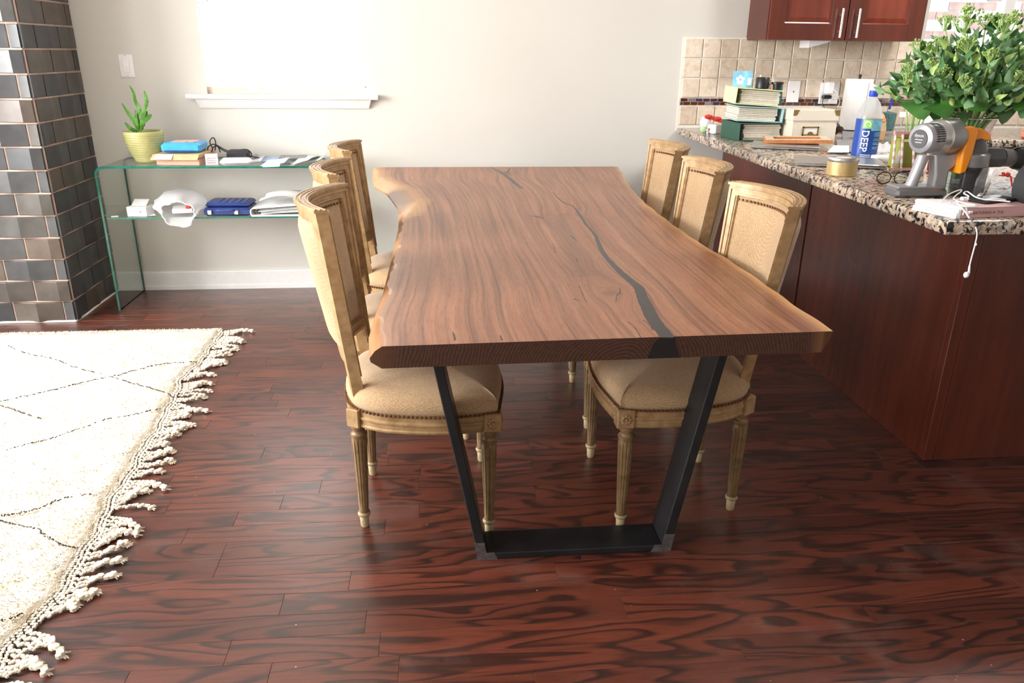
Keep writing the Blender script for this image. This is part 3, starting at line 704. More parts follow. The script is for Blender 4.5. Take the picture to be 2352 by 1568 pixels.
for r in range(NR+1):
    t_ = r/NR; 
    yb = YT0+(YT1-YT0)*t_
    xlo = interp(left_o, yb); xro = interp(right_o, yb); ins = interp(left_i, yb); wob = .004*sin(yb*23)+.003*sin(yb*51)
    ring = []
    xl = xlo+ins+wob; xr = xro+.002*sin(yb*31)
    for c_ in range(NC+1): ring.append((xl+(xr-xl)*c_/NC, TZ, 0))
    ring += [(xr-.006, TZ-.018, 1), (xr-.022, TZ-TH, 1), ((xl+xr)/2, TZ-TH, 2), (xlo+ins*.3+.015, TZ-TH, 2), (xlo+.002, TZ-TH+.016, 2), (xlo, TZ-.027, 2), (xlo+ins*.35, TZ-.011, 2)]
    for (x, z_, side) in ring:
        yy = yb+(x-.37)*.03*(1-t_)  # near end is cut very slightly askew
        verts.append((x, yy, z_))
        gx, gy = grain_of(x, yy); grn.append((gx, gy, (z_-TZ)*3))
        wl_ = .035 if yb < 3.0 else .07
        s_ = max(0, 1-(x-xl)/wl_)*(.75 if yb > 2.9 else .25) if x < .2 else max(0, 1-(xr-x)/.030)*(.95 if yb < 2.15 else .6)
        if side == 2 and x < .2: s_ = .55 if yb > 2.9 else .3
        sapv.append(min(1, s_**.8 if s_ > 0 else 0))
        kv = 0
        for k, rx, ry, amp in knots:
            d = ((x-k.x)/(rx*.28))**2+((yy-k.y)/(ry*.22))**2; kv = max(kv, .55*exp(-d))
        # darker heart streak between the knots
        s0 = P(1290, 500, TZ); s1 = P(1335, 625, TZ); tt = max(0, min(1, (yy-s1.y)/(s0.y-s1.y))); xx = s1.x+(s0.x-s1.x)*tt
        if s1.y-.05 < yy < s0.y+.05: kv = max(kv, .30*exp(-((x-xx)/.035)**2))
        if side == 2 and 3.15 < yb < 3.62 and .1 < (TZ-z_)/TH < .6: kv = .5
        knv.append(kv)
RN = NC+8
for r in range(NR):
    for j in range(RN):
        k = (j+1) % RN; faces.append((r*RN+j, r*RN+k, (r+1)*RN+k, (r+1)*RN+j)); fmi.append(0)
CAPS = [[verts[j] for j in range(RN)], [verts[NR*RN+j] for j in range(RN)]]
smb = MB(); smb.v = verts; smb.f = faces; smb.mi = fmi
slab = smb.build('tabletop', ['walnut'], table, smooth=35)
me = slab.data
at = me.attributes.new('grain', 'FLOAT_VECTOR', 'POINT'); at.data.foreach_set('vector', [q for g_ in grn for q in g_])
at = me.attributes.new('sap', 'FLOAT', 'POINT'); at.data.foreach_set('value', sapv)
at = me.attributes.new('knot', 'FLOAT', 'POINT'); at.data.foreach_set('value', knv)
ecap = MB()
for cap, sg in zip(CAPS, (-1, 1)):
    cx_ = [p[0] for p in cap[:NC+1]]; xr_ = cap[NC+2][0]; xm = cap[NC+4][0]
    for j in range(NC):
        a, b_ = cap[j], cap[j+1]
        zl = lambda x: TZ-TH if xm < x < xr_ else TZ-TH+(.0 if x <= xm else (x-xr_)/.022*TH)
        ecap.add([a, b_, (b_[0], b_[1], zl(b_[0])), (a[0], a[1], zl(a[0]))], [(0, 1, 2, 3)])
    side_ = [cap[NC+4+q] for q in range(4)]
    ecap.add([cap[0]]+[side_[3], side_[2], side_[1], side_[0]]+[(cap[0][0], cap[0][1], TZ-TH)], [(0, 1, 2, 3, 4, 5)])
    ecap.add([cap[NC], cap[NC+1], cap[NC+2], (xr_, cap[NC+2][1], TZ-.001)], [(0, 1, 2, 3)])
ecap.v = [(x, y+(-.0004 if y < 2.5 else .0004), z) for x, y, z in ecap.v]
for near in (True, False):
    e2 = MB(); idx = {}
    for f in ecap.f:
        if (ecap.v[f[0]][1] < 2.5) == near: e2.add([ecap.v[i] for i in f], [tuple(range(len(f)))])
    eo = e2.build('end_grain', 'walnut_end', table)
    at = eo.data.attributes.new('sap', 'FLOAT', 'POINT'); at.data.foreach_set('value', [min(1, max(0, (x-.85)/.03, (-.085-x)/.05*.4)) for x, y, z in e2.v])
slab['label'] = 'walnut slab with live edges and knots'
# resin river, let into the slab and standing a hair proud of it
def resin(pts, z=TZ+.0004, depth=.004, jit=.0012):
    mb = MB(); cs = [P(a, b, z) for a, b, _ in pts]; ws = []
    for (a, b, wd) in pts: ws.append((P(a+wd/2, b, z)-P(a-wd/2, b, z)).length/2)
    cc = spl([(p.x, p.y, w_) for p, w_ in zip(cs, ws)], 5); rings = []
    for i, p in enumerate(cc):
        q = cc[min(i+1, len(cc)-1)]-cc[max(i-1, 0)]; n = V((-q.y, q.x, 0)); n.normalize(); h = max(.0008, p.z)
        h1 = h+random.uniform(-jit, jit); h2 = h+random.uniform(-jit, jit)
        L = V((p.x, p.y, 0))+n*max(.0006, h1); R = V((p.x, p.y, 0))-n*max(.0006, h2)
        rings.append([V((L.x, L.y, z-depth)), V((L.x, L.y, z)), V((R.x, R.y, z)), V((R.x, R.y, z-depth))])
    return mb.loft(rings, True, True)
riv = [(1270, 442, 2), (1292, 463.5, 3), (1315.5, 473, 4), (1328.5, 488.5, 5), (1344, 512, 6), (1365, 537, 7), (1374, 556, 10), (1385, 580, 11), (1404, 603, 13), (1426, 625, 16), (1452, 647, 19), (1468, 662, 24), (1476, 684, 26), (1489, 710, 31), (1498, 730, 33), (1513, 750, 33), (1525, 764, 33), (1531, 774.6, 32)]
rmb = resin(riv)
# the river's mouth at the near end goes through the full thickness
y0 = YT0+(.6-.37)*.03
a = [Q(1516, 775, y0), Q(1548, 774, y0), Q(1551, 792, y0), Q(1556, 802, y0), Q(1560, 820, y0), Q(1485, 821, y0), Q(1494, 803, y0), Q(1499, 788, y0)]
def zc(p): return V((p.x, p.y, min(TZ+.0001, max(TZ-TH-.0003, p.z))))
a = [zc(p) for p in a]; a[0].z = a[1].z = TZ+.0001
rmb.loft([[V((p.x, y0-.0015+(p.x-.6)*.03, p.z)) for p in a], [V((p.x, y0+.03, p.z)) for p in a]], True, True)
rmb.build('resin_inlay', 'resin', table, smooth=30)
r2 = resin([(1128, 383.5, 4), (1142, 391, 5), (1155, 398, 10), (1174.5, 413, 8), (1190, 426, 8), (1201, 433, 3)], jit=.003)
r2.loft(resin([(1157, 397, 3), (1166, 394, 4), (1171, 386, 3)], jit=.001).v and [[V(p) for p in resin([(1157, 397, 3), (1166, 394, 4), (1171, 386, 3)]).v[i:i+4]] for i in range(0, 44, 4)], True, True)
r2.build('resin_inlay', 'resin', table)
for cr in ([(1330, 655, 2), (1337, 672, 2), (1347, 694, 1)], [(1326, 600, 3), (1323, 592, 2)], [(1424, 660, 2), (1424, 672, 3), (1417, 677, 2), (1415, 690, 1)], [(1318, 686, 4), (1330, 690, 1)],
           [(1040, 762, 2), (1044, 775, 5), (1045, 781, 3)], [(1149, 770, 3), (1153, 781, 4)], [(1224, 495, 5), (1240, 499, 4), (1250, 501, 1)], [(1310, 540, 2), (1318, 547, 3), (1325, 554, 1)], [(1443, 738, 1), (1460, 754, 1.5), (1471, 773, 1.5)],
           [(1500, 758, 2), (1488, 742, 1.5), (1478, 735, 1)], [(1276, 580, 2), (1270, 560, 1)]):
    resin(cr, jit=.0006).build('crack', 'resin', table)
# steel frames
def steel_frame(y0):
    z1 = TZ-TH-.001; d = .11; tk = .022
    xa0, xa1, xb0, xb1 = .087, -.048, .644, .770
    mb = MB()
    fr_ = thing_child = mb
    outer = [(xa1, z1), (xa0, 0), (xb0, 0), (xb1, z1)]
    inner = [(xa1+.026, z1), (xa0+.024, tk), (xb0-.024, tk), (xb1-.026, z1)]
    for k in range(3):
        q = [outer[k], outer[k+1], inner[k+1], inner[k]]
        if k == 1: q = [(xa0+.0005, 0), (xb0-.0005, 0), (xb0-.0235, tk), (xa0+.0235, tk)]
        mb2 = MB(); mb2.loft([[V((x, y0, z)) for x, z in q], [V((x, y0+d, z)) for x, z in q]], True, True)
        mb2.build('crossbar' if k == 1 else 'leg', 'steel', table, bevel=.003)
    # bare ground weld corners
    for sx, x in ((1, xa0), (-1, xb0)):
        w_ = MB(); w_.loft([[V((x+sx*a, y0-.0006+e, b)) for a, b in ((-.004, .0), (.055, -.0), (.045, .0225), (.0225, .0225), (.0225-.006, .058), (-.0125, .058))] for e in (0, .003)], True, True)
        w_.build('weld_corner', 'rawsteel', table)
    for x0, x1 in ((xa1-.02, xa1+.07), (xb1-.07, xb1+.02)):
        MB().box((x0, y0+.005, z1-.006), (x1, y0+d-.005, z1+.0005)).build('mounting_plate', 'steel', table)
steel_frame(1.838); steel_frame(3.95)

# ================================================================== CHAIRS
def S(u, z, off=0):          # backrest surface, local chair axes: +x faces the sitter
    w_ = .158+(z-.42)/.55*.056; zz = (z-.42)/.55
    x = -.178-.058*zz-(.030+.052*zz)*(1-u*u)+off
    return V((x, u*w_, z))
def band(mb, u0, u1, z0, z1, t0, t1, nu=14, nz=10, mi=0, ztop=None):
    nz = max(1, int(nz*(z1-z0)/.5)) if z1-z0 > .06 else 1; nu = max(2, int(nu*abs(u1-u0)/2+1))
    def ring(z):
        f = [S(u0+(u1-u0)*i/nu, z, t1) for i in range(nu+1)]; b_ = [S(u0+(u1-u0)*i/nu, z, t0) for i in range(nu, -1, -1)]
        return f+b_
    return mb.loft([ring(z0+(z1-z0)*k/nz) for k in range(nz+1)], True, True, mi)
seat_ctrl_side = [(.222, .235), (.15, .252), (.05, .258), (-.05, .245), (-.13, .222), (-.194, .176), (-.228, .10), (-.240, 0)]
def seat_outline(k=0.0):
    half = spl([V((a, b, 0)) for a, b in seat_ctrl_side], 5)
    fr_ = spl([V((.222, -.235, 0)), V((.232, -.17, 0)), V((.245, -.08, 0)), V((.249, 0, 0)), V((.245, .08, 0)), V((.232, .17, 0)), V((.222, .235, 0))], 4)
    pts = fr_+half[1:]+[V((p.x, -p.y, 0)) for p in half[::-1][1:-1]]
    if not k: return pts
    out = []; n = len(pts)
    for i, p in enumerate(pts):
        t = (pts[(i+1) % n]-pts[i-1]); t.normalize(); nn = V((t.y, -t.x, 0)); out.append(p+nn*k)
    return out
OUT = seat_outline()
def leg_mesh(front):
    mb = MB(); R = .0235
    def flute(a, z): return 1-.13*max(0, cos(12*a))**1.0 if .075 < z < .300 else 1
    prof = [(.0105, 0), (.0125, .003), (.0140, .035), (.0125, .037), (.0175, .040), (.0195, .046), (.0175, .052), (.0140, .054), (.0145, .070), (.0150, .076), (.0165, .12), (.0195, .20), (.0225, .285), (.0230, .299), (.0215, .303), (.0225, .310), (.0245, .314), (.0245, .318), (.0185, .322), (.0175, .330), (.0215, .336), (.0235, .342), (.0225, .350)]
    mb.lathe(prof, (0, 0, 0), 48, 0, flute)
    for i in range(len(mb.f)):
        z = sum(mb.v[j][2] for j in mb.f[i])/len(mb.f[i]); 
        if z < .05: mb.mi[i] = 1
    return mb.mesh('leg', ['gilt_leg_shaded', 'foot'], smooth=50)
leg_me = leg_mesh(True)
def part(name, me, parent, loc=(0, 0, 0), rot=(0, 0, 0)):
    o = bpy.data.objects.new(name, me); col.objects.link(o); o.parent = parent; o.location = loc; o.rotation_euler = rot; return o
def make_chair():
    root = thing('dining_chair', 'x', 'chair', (0, 0, 0))
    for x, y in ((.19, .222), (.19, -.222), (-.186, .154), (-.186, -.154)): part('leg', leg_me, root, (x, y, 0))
    # seat rail with mouldings
    mb = MB()
    prof = [(-.03, .350), (.002, .350), (.004, .356), (.000, .360), (.000, .372), (.0045, .376), (.0045, .381), (.000, .385), (.001, .399), (-.008, .404), (-.03, .404)]
    rings = [[V((p.x, p.y, z)) for p in seat_outline(k-.012)] for k, z in prof]
    mb.loft(rings, False, False)
    mb.build('seat_rail', 'gilt', root, smooth=25, world=False)
    for sy in (1, -1):
        b = MB(); b.cbox((.199, sy*.222, .378), (.052, .046, .058), ch=.003)
        ro = b.build('corner_block', 'gilt', root, world=False, smooth=20)
        rz = MB()
        for (nx, ny, cx, cy) in ((1, 0, .226, sy*.222), (0, sy, .199, sy*(.222+.0235))):
            for k in range(8):
                a = k*pi/4; u_, v_ = cos(a)*.011, sin(a)*.011
                rz.ball((cx+(0 if nx else u_), cy+(u_ if nx else 0), .378+v_), .0065, 6, sq=(.5 if nx else 1, 1 if nx else .5, 1))
            rz.ball((cx, cy, .378), .006, 8)
        rz.build('rosette', 'gilt', ro, world=False, smooth=True)
    for sy in (1, -1): MB().cbox((-.190, sy*.164, .376), (.042, .038, .058), sy*.5, ch=.003).build('corner_block', 'gilt', root, world=False, smooth=20)
    # upholstered seat
    mb = MB(); lv = [(-.008, .400), (-.001, .408), (.002, .420), (-.004, .437), (-.014, .450)]
    rings = [[V((p.x, p.y, z+.006*(1 if i_ else 0))) for p in seat_outline(k-.010)] for i_, (k, z) in enumerate(lv)]
    for f, z in ((.80, .463), (.66, .473), (.50, .481), (.34, .487), (.17, .490), (.05, .491)): rings.append([V((p.x*f, p.y*f, z+.006)) for p in OUT])
    mb.loft(rings, False, True); st = mb.build('seat', 'burlap', root, smooth=80, world=False)
    # nail heads round the seat
    nm = MB(); pts = seat_outline(-.006); acc = 0; last = None
    for i in range(len(pts)):
        a, b = pts[i], pts[(i+1) % len(pts)]; L = (b-a).length
        while acc < L:
            p = a+(b-a)*(acc/L); nm.ball((p.x, p.y, .4055), .0052, 6); acc += .0125
        acc -= L
    tag(nm.build('nailhead_trim', 'nail', root, smooth=True, world=False), kind='stuff')
    # backrest frame
    mb = MB()
    for s_ in (1, -1):
        band(mb, s_*.87, s_*1.0, .362, .972, -.014, .018)
        band(mb, s_*.955, s_*.985, .50, .966, .018, .0225); band(mb, s_*.88, s_*.90, .50, .940, .018, .022)
        band(mb, s_*.86, s_*.98, .40, .485, .018, .020)
    band(mb, -.87, .87, .942, .972, -.014, .018); band(mb, -1.01, 1.01, .972, .980, -.018, .022)
    band(mb, -.96, .96, .960, .966, .018, .0225); band(mb, -.88, .88, .944, .949, .018, .022)
    band(mb, -.84, .84, .535, .575, -.012, .016); band(mb, -.86, .86, .562, .568, .016, .021); band(mb, -.86, .86, .541, .546, .016, .020)
    # raised double bead along the top
    for off in (-.012, .0, .014): mb.tube([S(-1+2*i/16, .980, off) for i in range(17)], .0035, 6)
    mb.build('back_frame', 'gilt', root, smooth=30, world=False)
    # padded back, front and rear
    def pad(side, bulge):
        q = MB(); nu, nv = 20, 22
        def fn(a, b):
            u = -.872+1.744*a; z = .574+.369*b
            e = min(1, min(a, 1-a)*7)*min(1, min(b, 1-b)*8.0); e = (1-(1-e)**2)
            return S(u, z, side*(.010+bulge*e))
        q.grid(fn, nu, nv); return q
    pad(1, .018).build('back_cushion', 'burlap', root, smooth=True, world=False)
    pad(-1, .016).build('rear_upholstery', 'burlap', root, smooth=True, world=False)
    nm = MB()
    for i in range(25): nm.ball(S(-.80+1.6*i/24, .931, .026), .0046, 6)
    tag(nm.build('nailhead_trim', 'nail', root, smooth=True, world=False), kind='stuff')
    return root
def copy_tree(o, parent=None):
    c = o.copy(); col.objects.link(c)
    if parent is not None: c.parent = parent
    for ch_ in list(o.children): copy_tree(ch_, c)
    return c
proto = make_chair()
spots = [(-.065, 2.19, 0, 'gilt burlap side chair at the near left of the table, whole side in view'),
         (-.115, 2.80, 1, 'middle gilt burlap chair of the three on the left side of the table'),
         (-.135, 3.43, 0, 'farthest gilt burlap chair on the left side of the table, nearest the window wall'),
         (.712, 2.19, 181, 'gilt burlap side chair at the near right, its bright back beside the cherry peninsula'),
         (.745, 2.85, 178, 'middle gilt burlap chair of the three on the right side of the table'),
         (.775, 3.45, 180, 'farthest gilt burlap chair on the right side of the table, nearest the wall')]
for i, (x, y, a, lab) in enumerate(spots):
    o = proto if i == 0 else copy_tree(proto)
    o.location = (x, y, 0); o.rotation_euler = (0, 0, radians(a)); o['label'] = lab; o['group'] = 'gilt burlap chairs around the walnut table'

# ================================================================== RUG
RX = [(0.4, -1.02), (1.57, -1.074), (1.82, -1.04), (2.26, -1.085), (2.92, -1.117), (3.2, -1.155), (3.5, -1.13), (3.849, -1.143)]
rug = thing('shag_rug', 'thick cream shag rug with thin dark diamond lines and knotted fringe', 'rug', (-2.2, 2.4, 0))
def rugx(y): return interp(RX, y)+.006*sin(y*19)+.004*sin(y*47)
from mathutils import noise as mn
mb = MB(); NU, NV = 150, 240
def rugfn(u, v):
    y = .45+(3.845-.45)*v; xr = rugx(y); y += .006*sin(u*60)*(1 if v > .999 else 0)
    x = -3.25+(xr+3.25)*u**.8
    e = min(1, (xr-x)/.03, (3.845-y+.001)/.03) if True else 1
    h = .006+.012*max(0, min(1, e*1.6))**.5
    n = mn.noise(V((x*22, y*22, 0)))*.0035+mn.noise(V((x*75, y*75, 3)))*.003
    return (x, y, h+n*max(.2, e))
mb.grid(rugfn, NU, NV)
tag(mb.build('pile', 'rug', rug, smooth=80), kind='stuff')
tuft = MB()
for k in range(34000):
    if k < 7000: y = random.uniform(.9, 3.845); x = rugx(y)-random.random()**2*.05
    elif k < 11000: y = 3.845-random.random()**2*.05; x = random.uniform(-2.5, rugx(3.8))
    else: 
        y = random.uniform(1.2, 3.84); x = rugx(y)-random.random()*(y*.72-.9 if y > 1.5 else .3)
        x = max(x, -2.6)
    ed = rugx(y)-x < .02 or y > 3.825
    h = .009 if ed else .017; a = random.uniform(0, 2*pi); l = random.uniform(.010, .020)
    dx, dy = cos(a), sin(a)
    if ed: dx = abs(dx) if y < 3.82 else dx; dy = abs(dy) if y > 3.82 else dy
    b0 = V((x, y, h-.004)); tip = V((x+dx*l*.9, y+dy*l*.9, h+random.uniform(.002, .010))); sd_ = V((-dy, dx, 0))*.0028
    tuft.add([b0-sd_, b0+sd_, tip], [(0, 1, 2)])
tag(tuft.build('pile_tufts', 'rug', rug, fix=False), kind='stuff')
lines = [[(19,794),(58,810),(126,825),(172,843),(250,864),(320,884),(380,902),(397,913)],
         [(0,922),(36,914),(80,905),(155,887),(208,874),(254,865),(308,851),(363,837),(412,832),(453,831)],
         [(0,931),(36,942),(68,953),(95,962)], [(373,937),(315,950),(264,959),(237,965),(162,991),(116,1007),(61,1020),(15,1033)],
         [(0,1195),(9,1197),(45,1206),(84,1213),(104,1230),(143,1251),(179,1258)], [(209,1134),(143,1146),(84,1169),(27,1181),(0,1184)], [(0,1425),(30,1419),(51,1407)]]
for L in lines:
    ym = MB(); ps = [P(a, b, .0235) for a, b in L]; ps = spl(ps, 14)
    for i in range(len(ps)-1):
        if random.random() < .72:
            j = V((random.uniform(-.004, .004), random.uniform(-.004, .004), random.uniform(-.001, .003)))
            ym.tube([ps[i]+j, ps[i+1]+j*.5], random.uniform(.0011, .0026), 5)
    tag(ym.build('yarn_line', 'yarn', rug), kind='stuff')
# knotted band along the edge
kb = MB(); dk = MB(); y = .75
while y < 3.84:
    for c_ in range(3 if y < 3.0 else 2):
        x = rugx(y)+.006+c_*.012+random.uniform(-.002, .002)
        kb.ball((x, y, .008), .0058, 6); 
        if (c_+int(y*100)) % 2: dk.ball((x+.005, y+.005, .010), .0024, 5)
    y += .0105
tag(kb.build('knotted_selvedge', 'cord', rug, smooth=True), kind='stuff'); tag(dk.build('selvedge_flecks', 'yarn', rug), kind='stuff')
def tassel_mesh(kind):
    mb = MB(); rnd = random.Random(kind*13+1)
    L = [.075, .10, .085, .12, .06, .095, .11, .07][kind % 8]; ncord = [2, 3, 2, 4, 1, 3, 1, 2][kind % 8]
    end = V((L*rnd.uniform(.5, .66), rnd.uniform(-.014, .018), .010))
    bend = rnd.uniform(-.03, .035)
    def cord(pts, r):
        ps = spl(pts, 9); acc = 0
        tot = [0.]
        for i in range(1, len(ps)): tot.append(tot[-1]+(ps[i]-ps[i-1]).length)
        n_ = max(4, int(tot[-1]/(r*.8)))
        for q in range(n_):
            d_ = tot[-1]*q/(n_-1); i = next((k for k in range(1, len(ps)) if tot[k] >= d_-1e-9), len(ps)-1); f = (d_-tot[i-1])/max(1e-9, tot[i]-tot[i-1])
            p = ps[i-1].lerp(ps[i], f); a_ = q*pi*.5
            mb.ball(p+V((0, cos(a_)*r*.45, abs(sin(a_))*r*.45)), r*.80, 6, sq=(1.15, 1, .9))
    for k in range(ncord):
        o = (k-(ncord-1)/2)*.019
        cord([V((0, o, .007)), V((L*.25, o*1.05+rnd.uniform(-.003, .003), .008)), end+V((0, o*.35, 0))], .0068)
    cord([end, end+V((L*.25, bend*.6, .002)), end+V((L*.42, bend, -.002))], .0120 if ncord > 1 else .0080)
    tp = end+V((L*.42, bend, -.002))
    for k in range(5 if kind % 3 else 2): mb.ball(tp+V((rnd.uniform(-.016, .004), rnd.uniform(-.011, .011), rnd.uniform(-.001, .006))), rnd.uniform(.006, .010), 7)
    for k in range(18):
        a = rnd.uniform(-1.1, 1.1); l = rnd.uniform(.008, .022)
        mb.tube([tp, tp+V((cos(a)*l, sin(a)*l, rnd.uniform(-.006, .004)))], [.0032, .0012], 4)
    return mb.mesh('tassel', 'cord', smooth=True)
tms = [tassel_mesh(k) for k in range(8)]
y = .95; k = 0; nt_ = [2, 3, 2, 4, 1, 3, 1, 2]
while y < 3.84:
    kk = random.randrange(8) if y < 3.75 else 3; n_ = nt_[kk]
    o = part('tassel', tms[kk], rug, V((rugx(y)+.030, y, 0))-rug.location, (0, 0, random.uniform(-.35, .45))); o.scale = (random.uniform(.85, 1.15), 1, random.uniform(.9, 1.1)); y += .020*n_*.93+.006

# ================================================================== GLASS CONSOLE
con = thing('glass_console', 'clear bent glass console table with green edges and one shelf by the wall', 'console table', (-1.2, 4.42, 0))
CX0, CX1, CY0, CY1, CZ, CT = -1.785, -.640, 4.225, 4.612, .785, .011
def ux(rad, x0, x1, zt):
    pts = [(x0, 0)]; 
    for k in range(9): a = pi-(pi/2)*k/8; pts.append((x0+rad+rad*cos(a), zt-rad+rad*sin(a)))
    for k in range(9): a = pi/2-(pi/2)*k/8; pts.append((x1-rad+rad*cos(a), zt-rad+rad*sin(a)))
    pts.append((x1, 0)); return pts
o_ = ux(.045, CX0, CX1, CZ); i_ = ux(.034, CX0+CT, CX1-CT, CZ-CT); n = len(o_); mb = MB()
for k in range(n-1):
    a, b, c_, d = o_[k], o_[k+1], i_[k+1], i_[k]
    mb.add([(a[0], CY0, a[1]), (b[0], CY0, b[1]), (c_[0], CY0, c_[1]), (d[0], CY0, d[1]), (a[0], CY1, a[1]), (b[0], CY1, b[1]), (c_[0], CY1, c_[1]), (d[0], CY1, d[1])],
           [(0,1,2,3), (4,7,6,5)], 1)
    mb.add([(a[0], CY0, a[1]), (b[0], CY0, b[1]), (b[0], CY1, b[1]), (a[0], CY1, a[1])], [(0,1,2,3)], 0)
    mb.add([(d[0], CY0, d[1]), (c_[0], CY0, c_[1]), (c_[0], CY1, c_[1]), (d[0], CY1, d[1])], [(0,1,2,3)], 0)
for x in (CX0, CX1-CT): mb.add([(x, CY0, 0), (x+CT, CY0, 0), (x+CT, CY1, 0), (x, CY1, 0)], [(0,1,2,3)], 1)
mb.build('glass_body', ['glass', 'glass_edge'], con, fix=False)
SZ = .515; mb = MB()
X0, X1 = CX0+CT+.001, CX1-CT-.001
mb.add([(X0, CY0+.012, SZ-.009), (X1, CY0+.012, SZ-.009), (X1, CY1-.01, SZ-.009), (X0, CY1-.01, SZ-.009), (X0, CY0+.012, SZ), (X1, CY0+.012, SZ), (X1, CY1-.01, SZ), (X0, CY1-.01, SZ)], [(0,3,2,1), (4,5,6,7)], 0)
mb.add([(X0, CY0+.012, SZ-.009), (X1, CY0+.012, SZ-.009), (X1, CY0+.012, SZ), (X0, CY0+.012, SZ)], [(0,1,2,3)], 1)
mb.add([(X0, CY1-.01, SZ-.009), (X1, CY1-.01, SZ-.009), (X1, CY1-.01, SZ), (X0, CY1-.01, SZ)], [(0,1,2,3)], 1)
mb.build('glass_shelf', ['glass', 'glass_edge'], con, fix=False)
CZ += .0005; SZ += .0005
# potted cactus
pc = V((-1.575, 4.41, CZ))
pot = thing('potted_cactus', 'leafy green cactus in a ribbed olive pot at the left end of the console', 'plant', pc)
def ribs(a, z): return 1+.012*sin((z-pc.z+a*.004)*2*pi/.0125)
prof = [(.052, .0), (.056, .004)]+[(.056+.046*sin(min(1, t/.16)*pi/2*1.0), t) for t in [i*.003+.006 for i in range(50)]]+[(.101, .158), (.098, .162), (.092, .158), (.090, .14)]
MB().lathe(prof, pc, 48, 0, lambda a, z: 1+.012*sin((z+a*.004)*2*pi/.0125) if .01 < z < .150 else 1).build('pot', 'pot', pot, smooth=60)
MB().lathe([(.001, .140), (.091, .140)], pc, 24, caps=True).ball(pc+V((.03, .02, .14)), .02, 8, sq=(1, 1, .4)).ball(pc+V((-.03, -.02, .138)), .022, 8, sq=(1, 1, .4)).build('soil', 'soil', pot, smooth=True)
def pad_leaf(mb, pts, wd):
    ps = spl(pts, 6); n = len(ps); rings = []
    for i, p in enumerate(ps):
        t = ps[min(i+1, n-1)]-ps[max(i-1, 0)]; t.normalize(); side = t.cross(V((0, 1, 0))).normalized()
        f = i/(n-1); w_ = wd*(.30+.70*sin(pi*min(1, .08+f*.95)))*(1+.15*sin(i*2.4))
        if i == n-1: w_ *= .2
        rings.append([p+side*w_, p+V((0, -.003, 0)), p-side*w_, p+V((0, .003, 0))])
    mb.loft(rings, True, True)
def CPt(px, py, dy=0): return Q(px, py, 4.41+dy)
for pts, wd in (([(322, 300), (318, 275), (320, 250), (312, 235), (306, 212), (297, 196)], .010), ([(318, 302), (309, 283), (296, 262), (288, 250), (280, 236)], .009),
                ([(316, 302), (300, 295), (287, 281)], .011), ([(321, 302), (326, 270), (335, 245)], .016), ([(333, 250), (337, 232), (331, 208)], .010),
                ([(322, 300), (328, 280), (342, 268), (348, 263)], .014), ([(318, 298), (313, 275), (311, 252)], .009), ([(324, 298), (330, 272), (338, 255)], .015)):
    mb = MB(); pad_leaf(mb, [CPt(a, b, random.uniform(-.015, .015)) for a, b in pts], wd*.98); mb.build('cactus_segment', 'cactus', pot, smooth=True)
# boxes and clutter on the console
def bx_thing(name, label, cat, c, size, rz, mat, ch=.002, group=None):
    mb = MB().cbox(V(c)+V((0, 0, size[2]/2)), size, rz, ch=ch)
    return tag(mb.build(name, mat, origin=c, smooth=20), label, cat, group)
k1 = thing('cardboard_box', 'flat brown cardboard box with a white shipping label, under the blue pack', 'box', (-1.36, 4.40, CZ))
def rbox(c, size, rz): return MB().cbox(V(c)+V((0, 0, size[2]/2)), size, rz, ch=.002)
rbox((-1.36, 4.385, CZ), (.225, .24, .032), -.08).build('carton', 'kraft2', k1)
lid = MB().cbox((-1.362, 4.390, CZ+.045), (.235, .25, .022), -.08, ch=.003).build('lid', 'kraft', k1)
MB().add([(-1.49, 4.262, CZ+.056), (-1.25, 4.243, CZ+.056), (-1.26, 4.232, CZ+.030), (-1.505, 4.250, CZ+.028)], [(0,1,2,3)]).build('flap', 'kraft', k1, solid=.002)
MB().add([(-1.475, 4.2585, CZ+.0565), (-1.385, 4.251, CZ+.0565), (-1.392, 4.236, CZ+.033), (-1.485, 4.244, CZ+.033)], [(0,1,2,3)]).build('shipping_label', 'paper', k1, solid=.0008)
k2 = thing('tissue_pack', 'bright blue pack of wipes lying on the cardboard box', 'pack', (-1.36, 4.40, CZ+.057))
MB().cbox((-1.365, 4.40, CZ+.083), (.20, .19, .050), .06, ch=.012).build('wrapper', 'blue', k2, smooth=30)
MB().cbox((-1.36, 4.41, CZ+.1092), (.13, .11, .002), .06, ch=.0008).build('pull_tab', flat('pink_beige_tab', (.72, .52, .45), .5), k2)
MB().box((-1.44, 4.293, CZ+.066), (-1.30, 4.301, CZ+.072)).build('print_band', 'navy', k2)
for q in range(4): MB().ball((-1.42+q*.04, 4.36, CZ+.1095), .006, 6, sq=(1.4, 1, .3)).build('printed_mark', 'red', k2)
k3 = thing('medicine_box', 'small white carton with pink and lilac print in front of the black pouch', 'box', (-1.205, 4.30, CZ))
MB().cbox((-1.205, 4.30, CZ+.026), (.062, .06, .052), .25, ch=.0015).build('carton', 'paper', k3)
for q, mt in enumerate(('pink', flat('lilac_print', (.5, .5, .8), .5), 'pinkw')): MB().cbox((-1.200+q*.002, 4.267, CZ+.012+q*.012), (.045, .0012, .005), .25).build('print_band', mt, k3)
k4 = thing('camera_pouch', 'black pouch with looped straps and cables on the console', 'pouch', (-1.10, 4.42, CZ))
MB().cbox((-1.095, 4.43, CZ+.030), (.115, .09, .060), .10, ch=.012).build('pouch', 'blackmat', k4, smooth=30)
def cons(px, py, y): return Q(px, py, y)
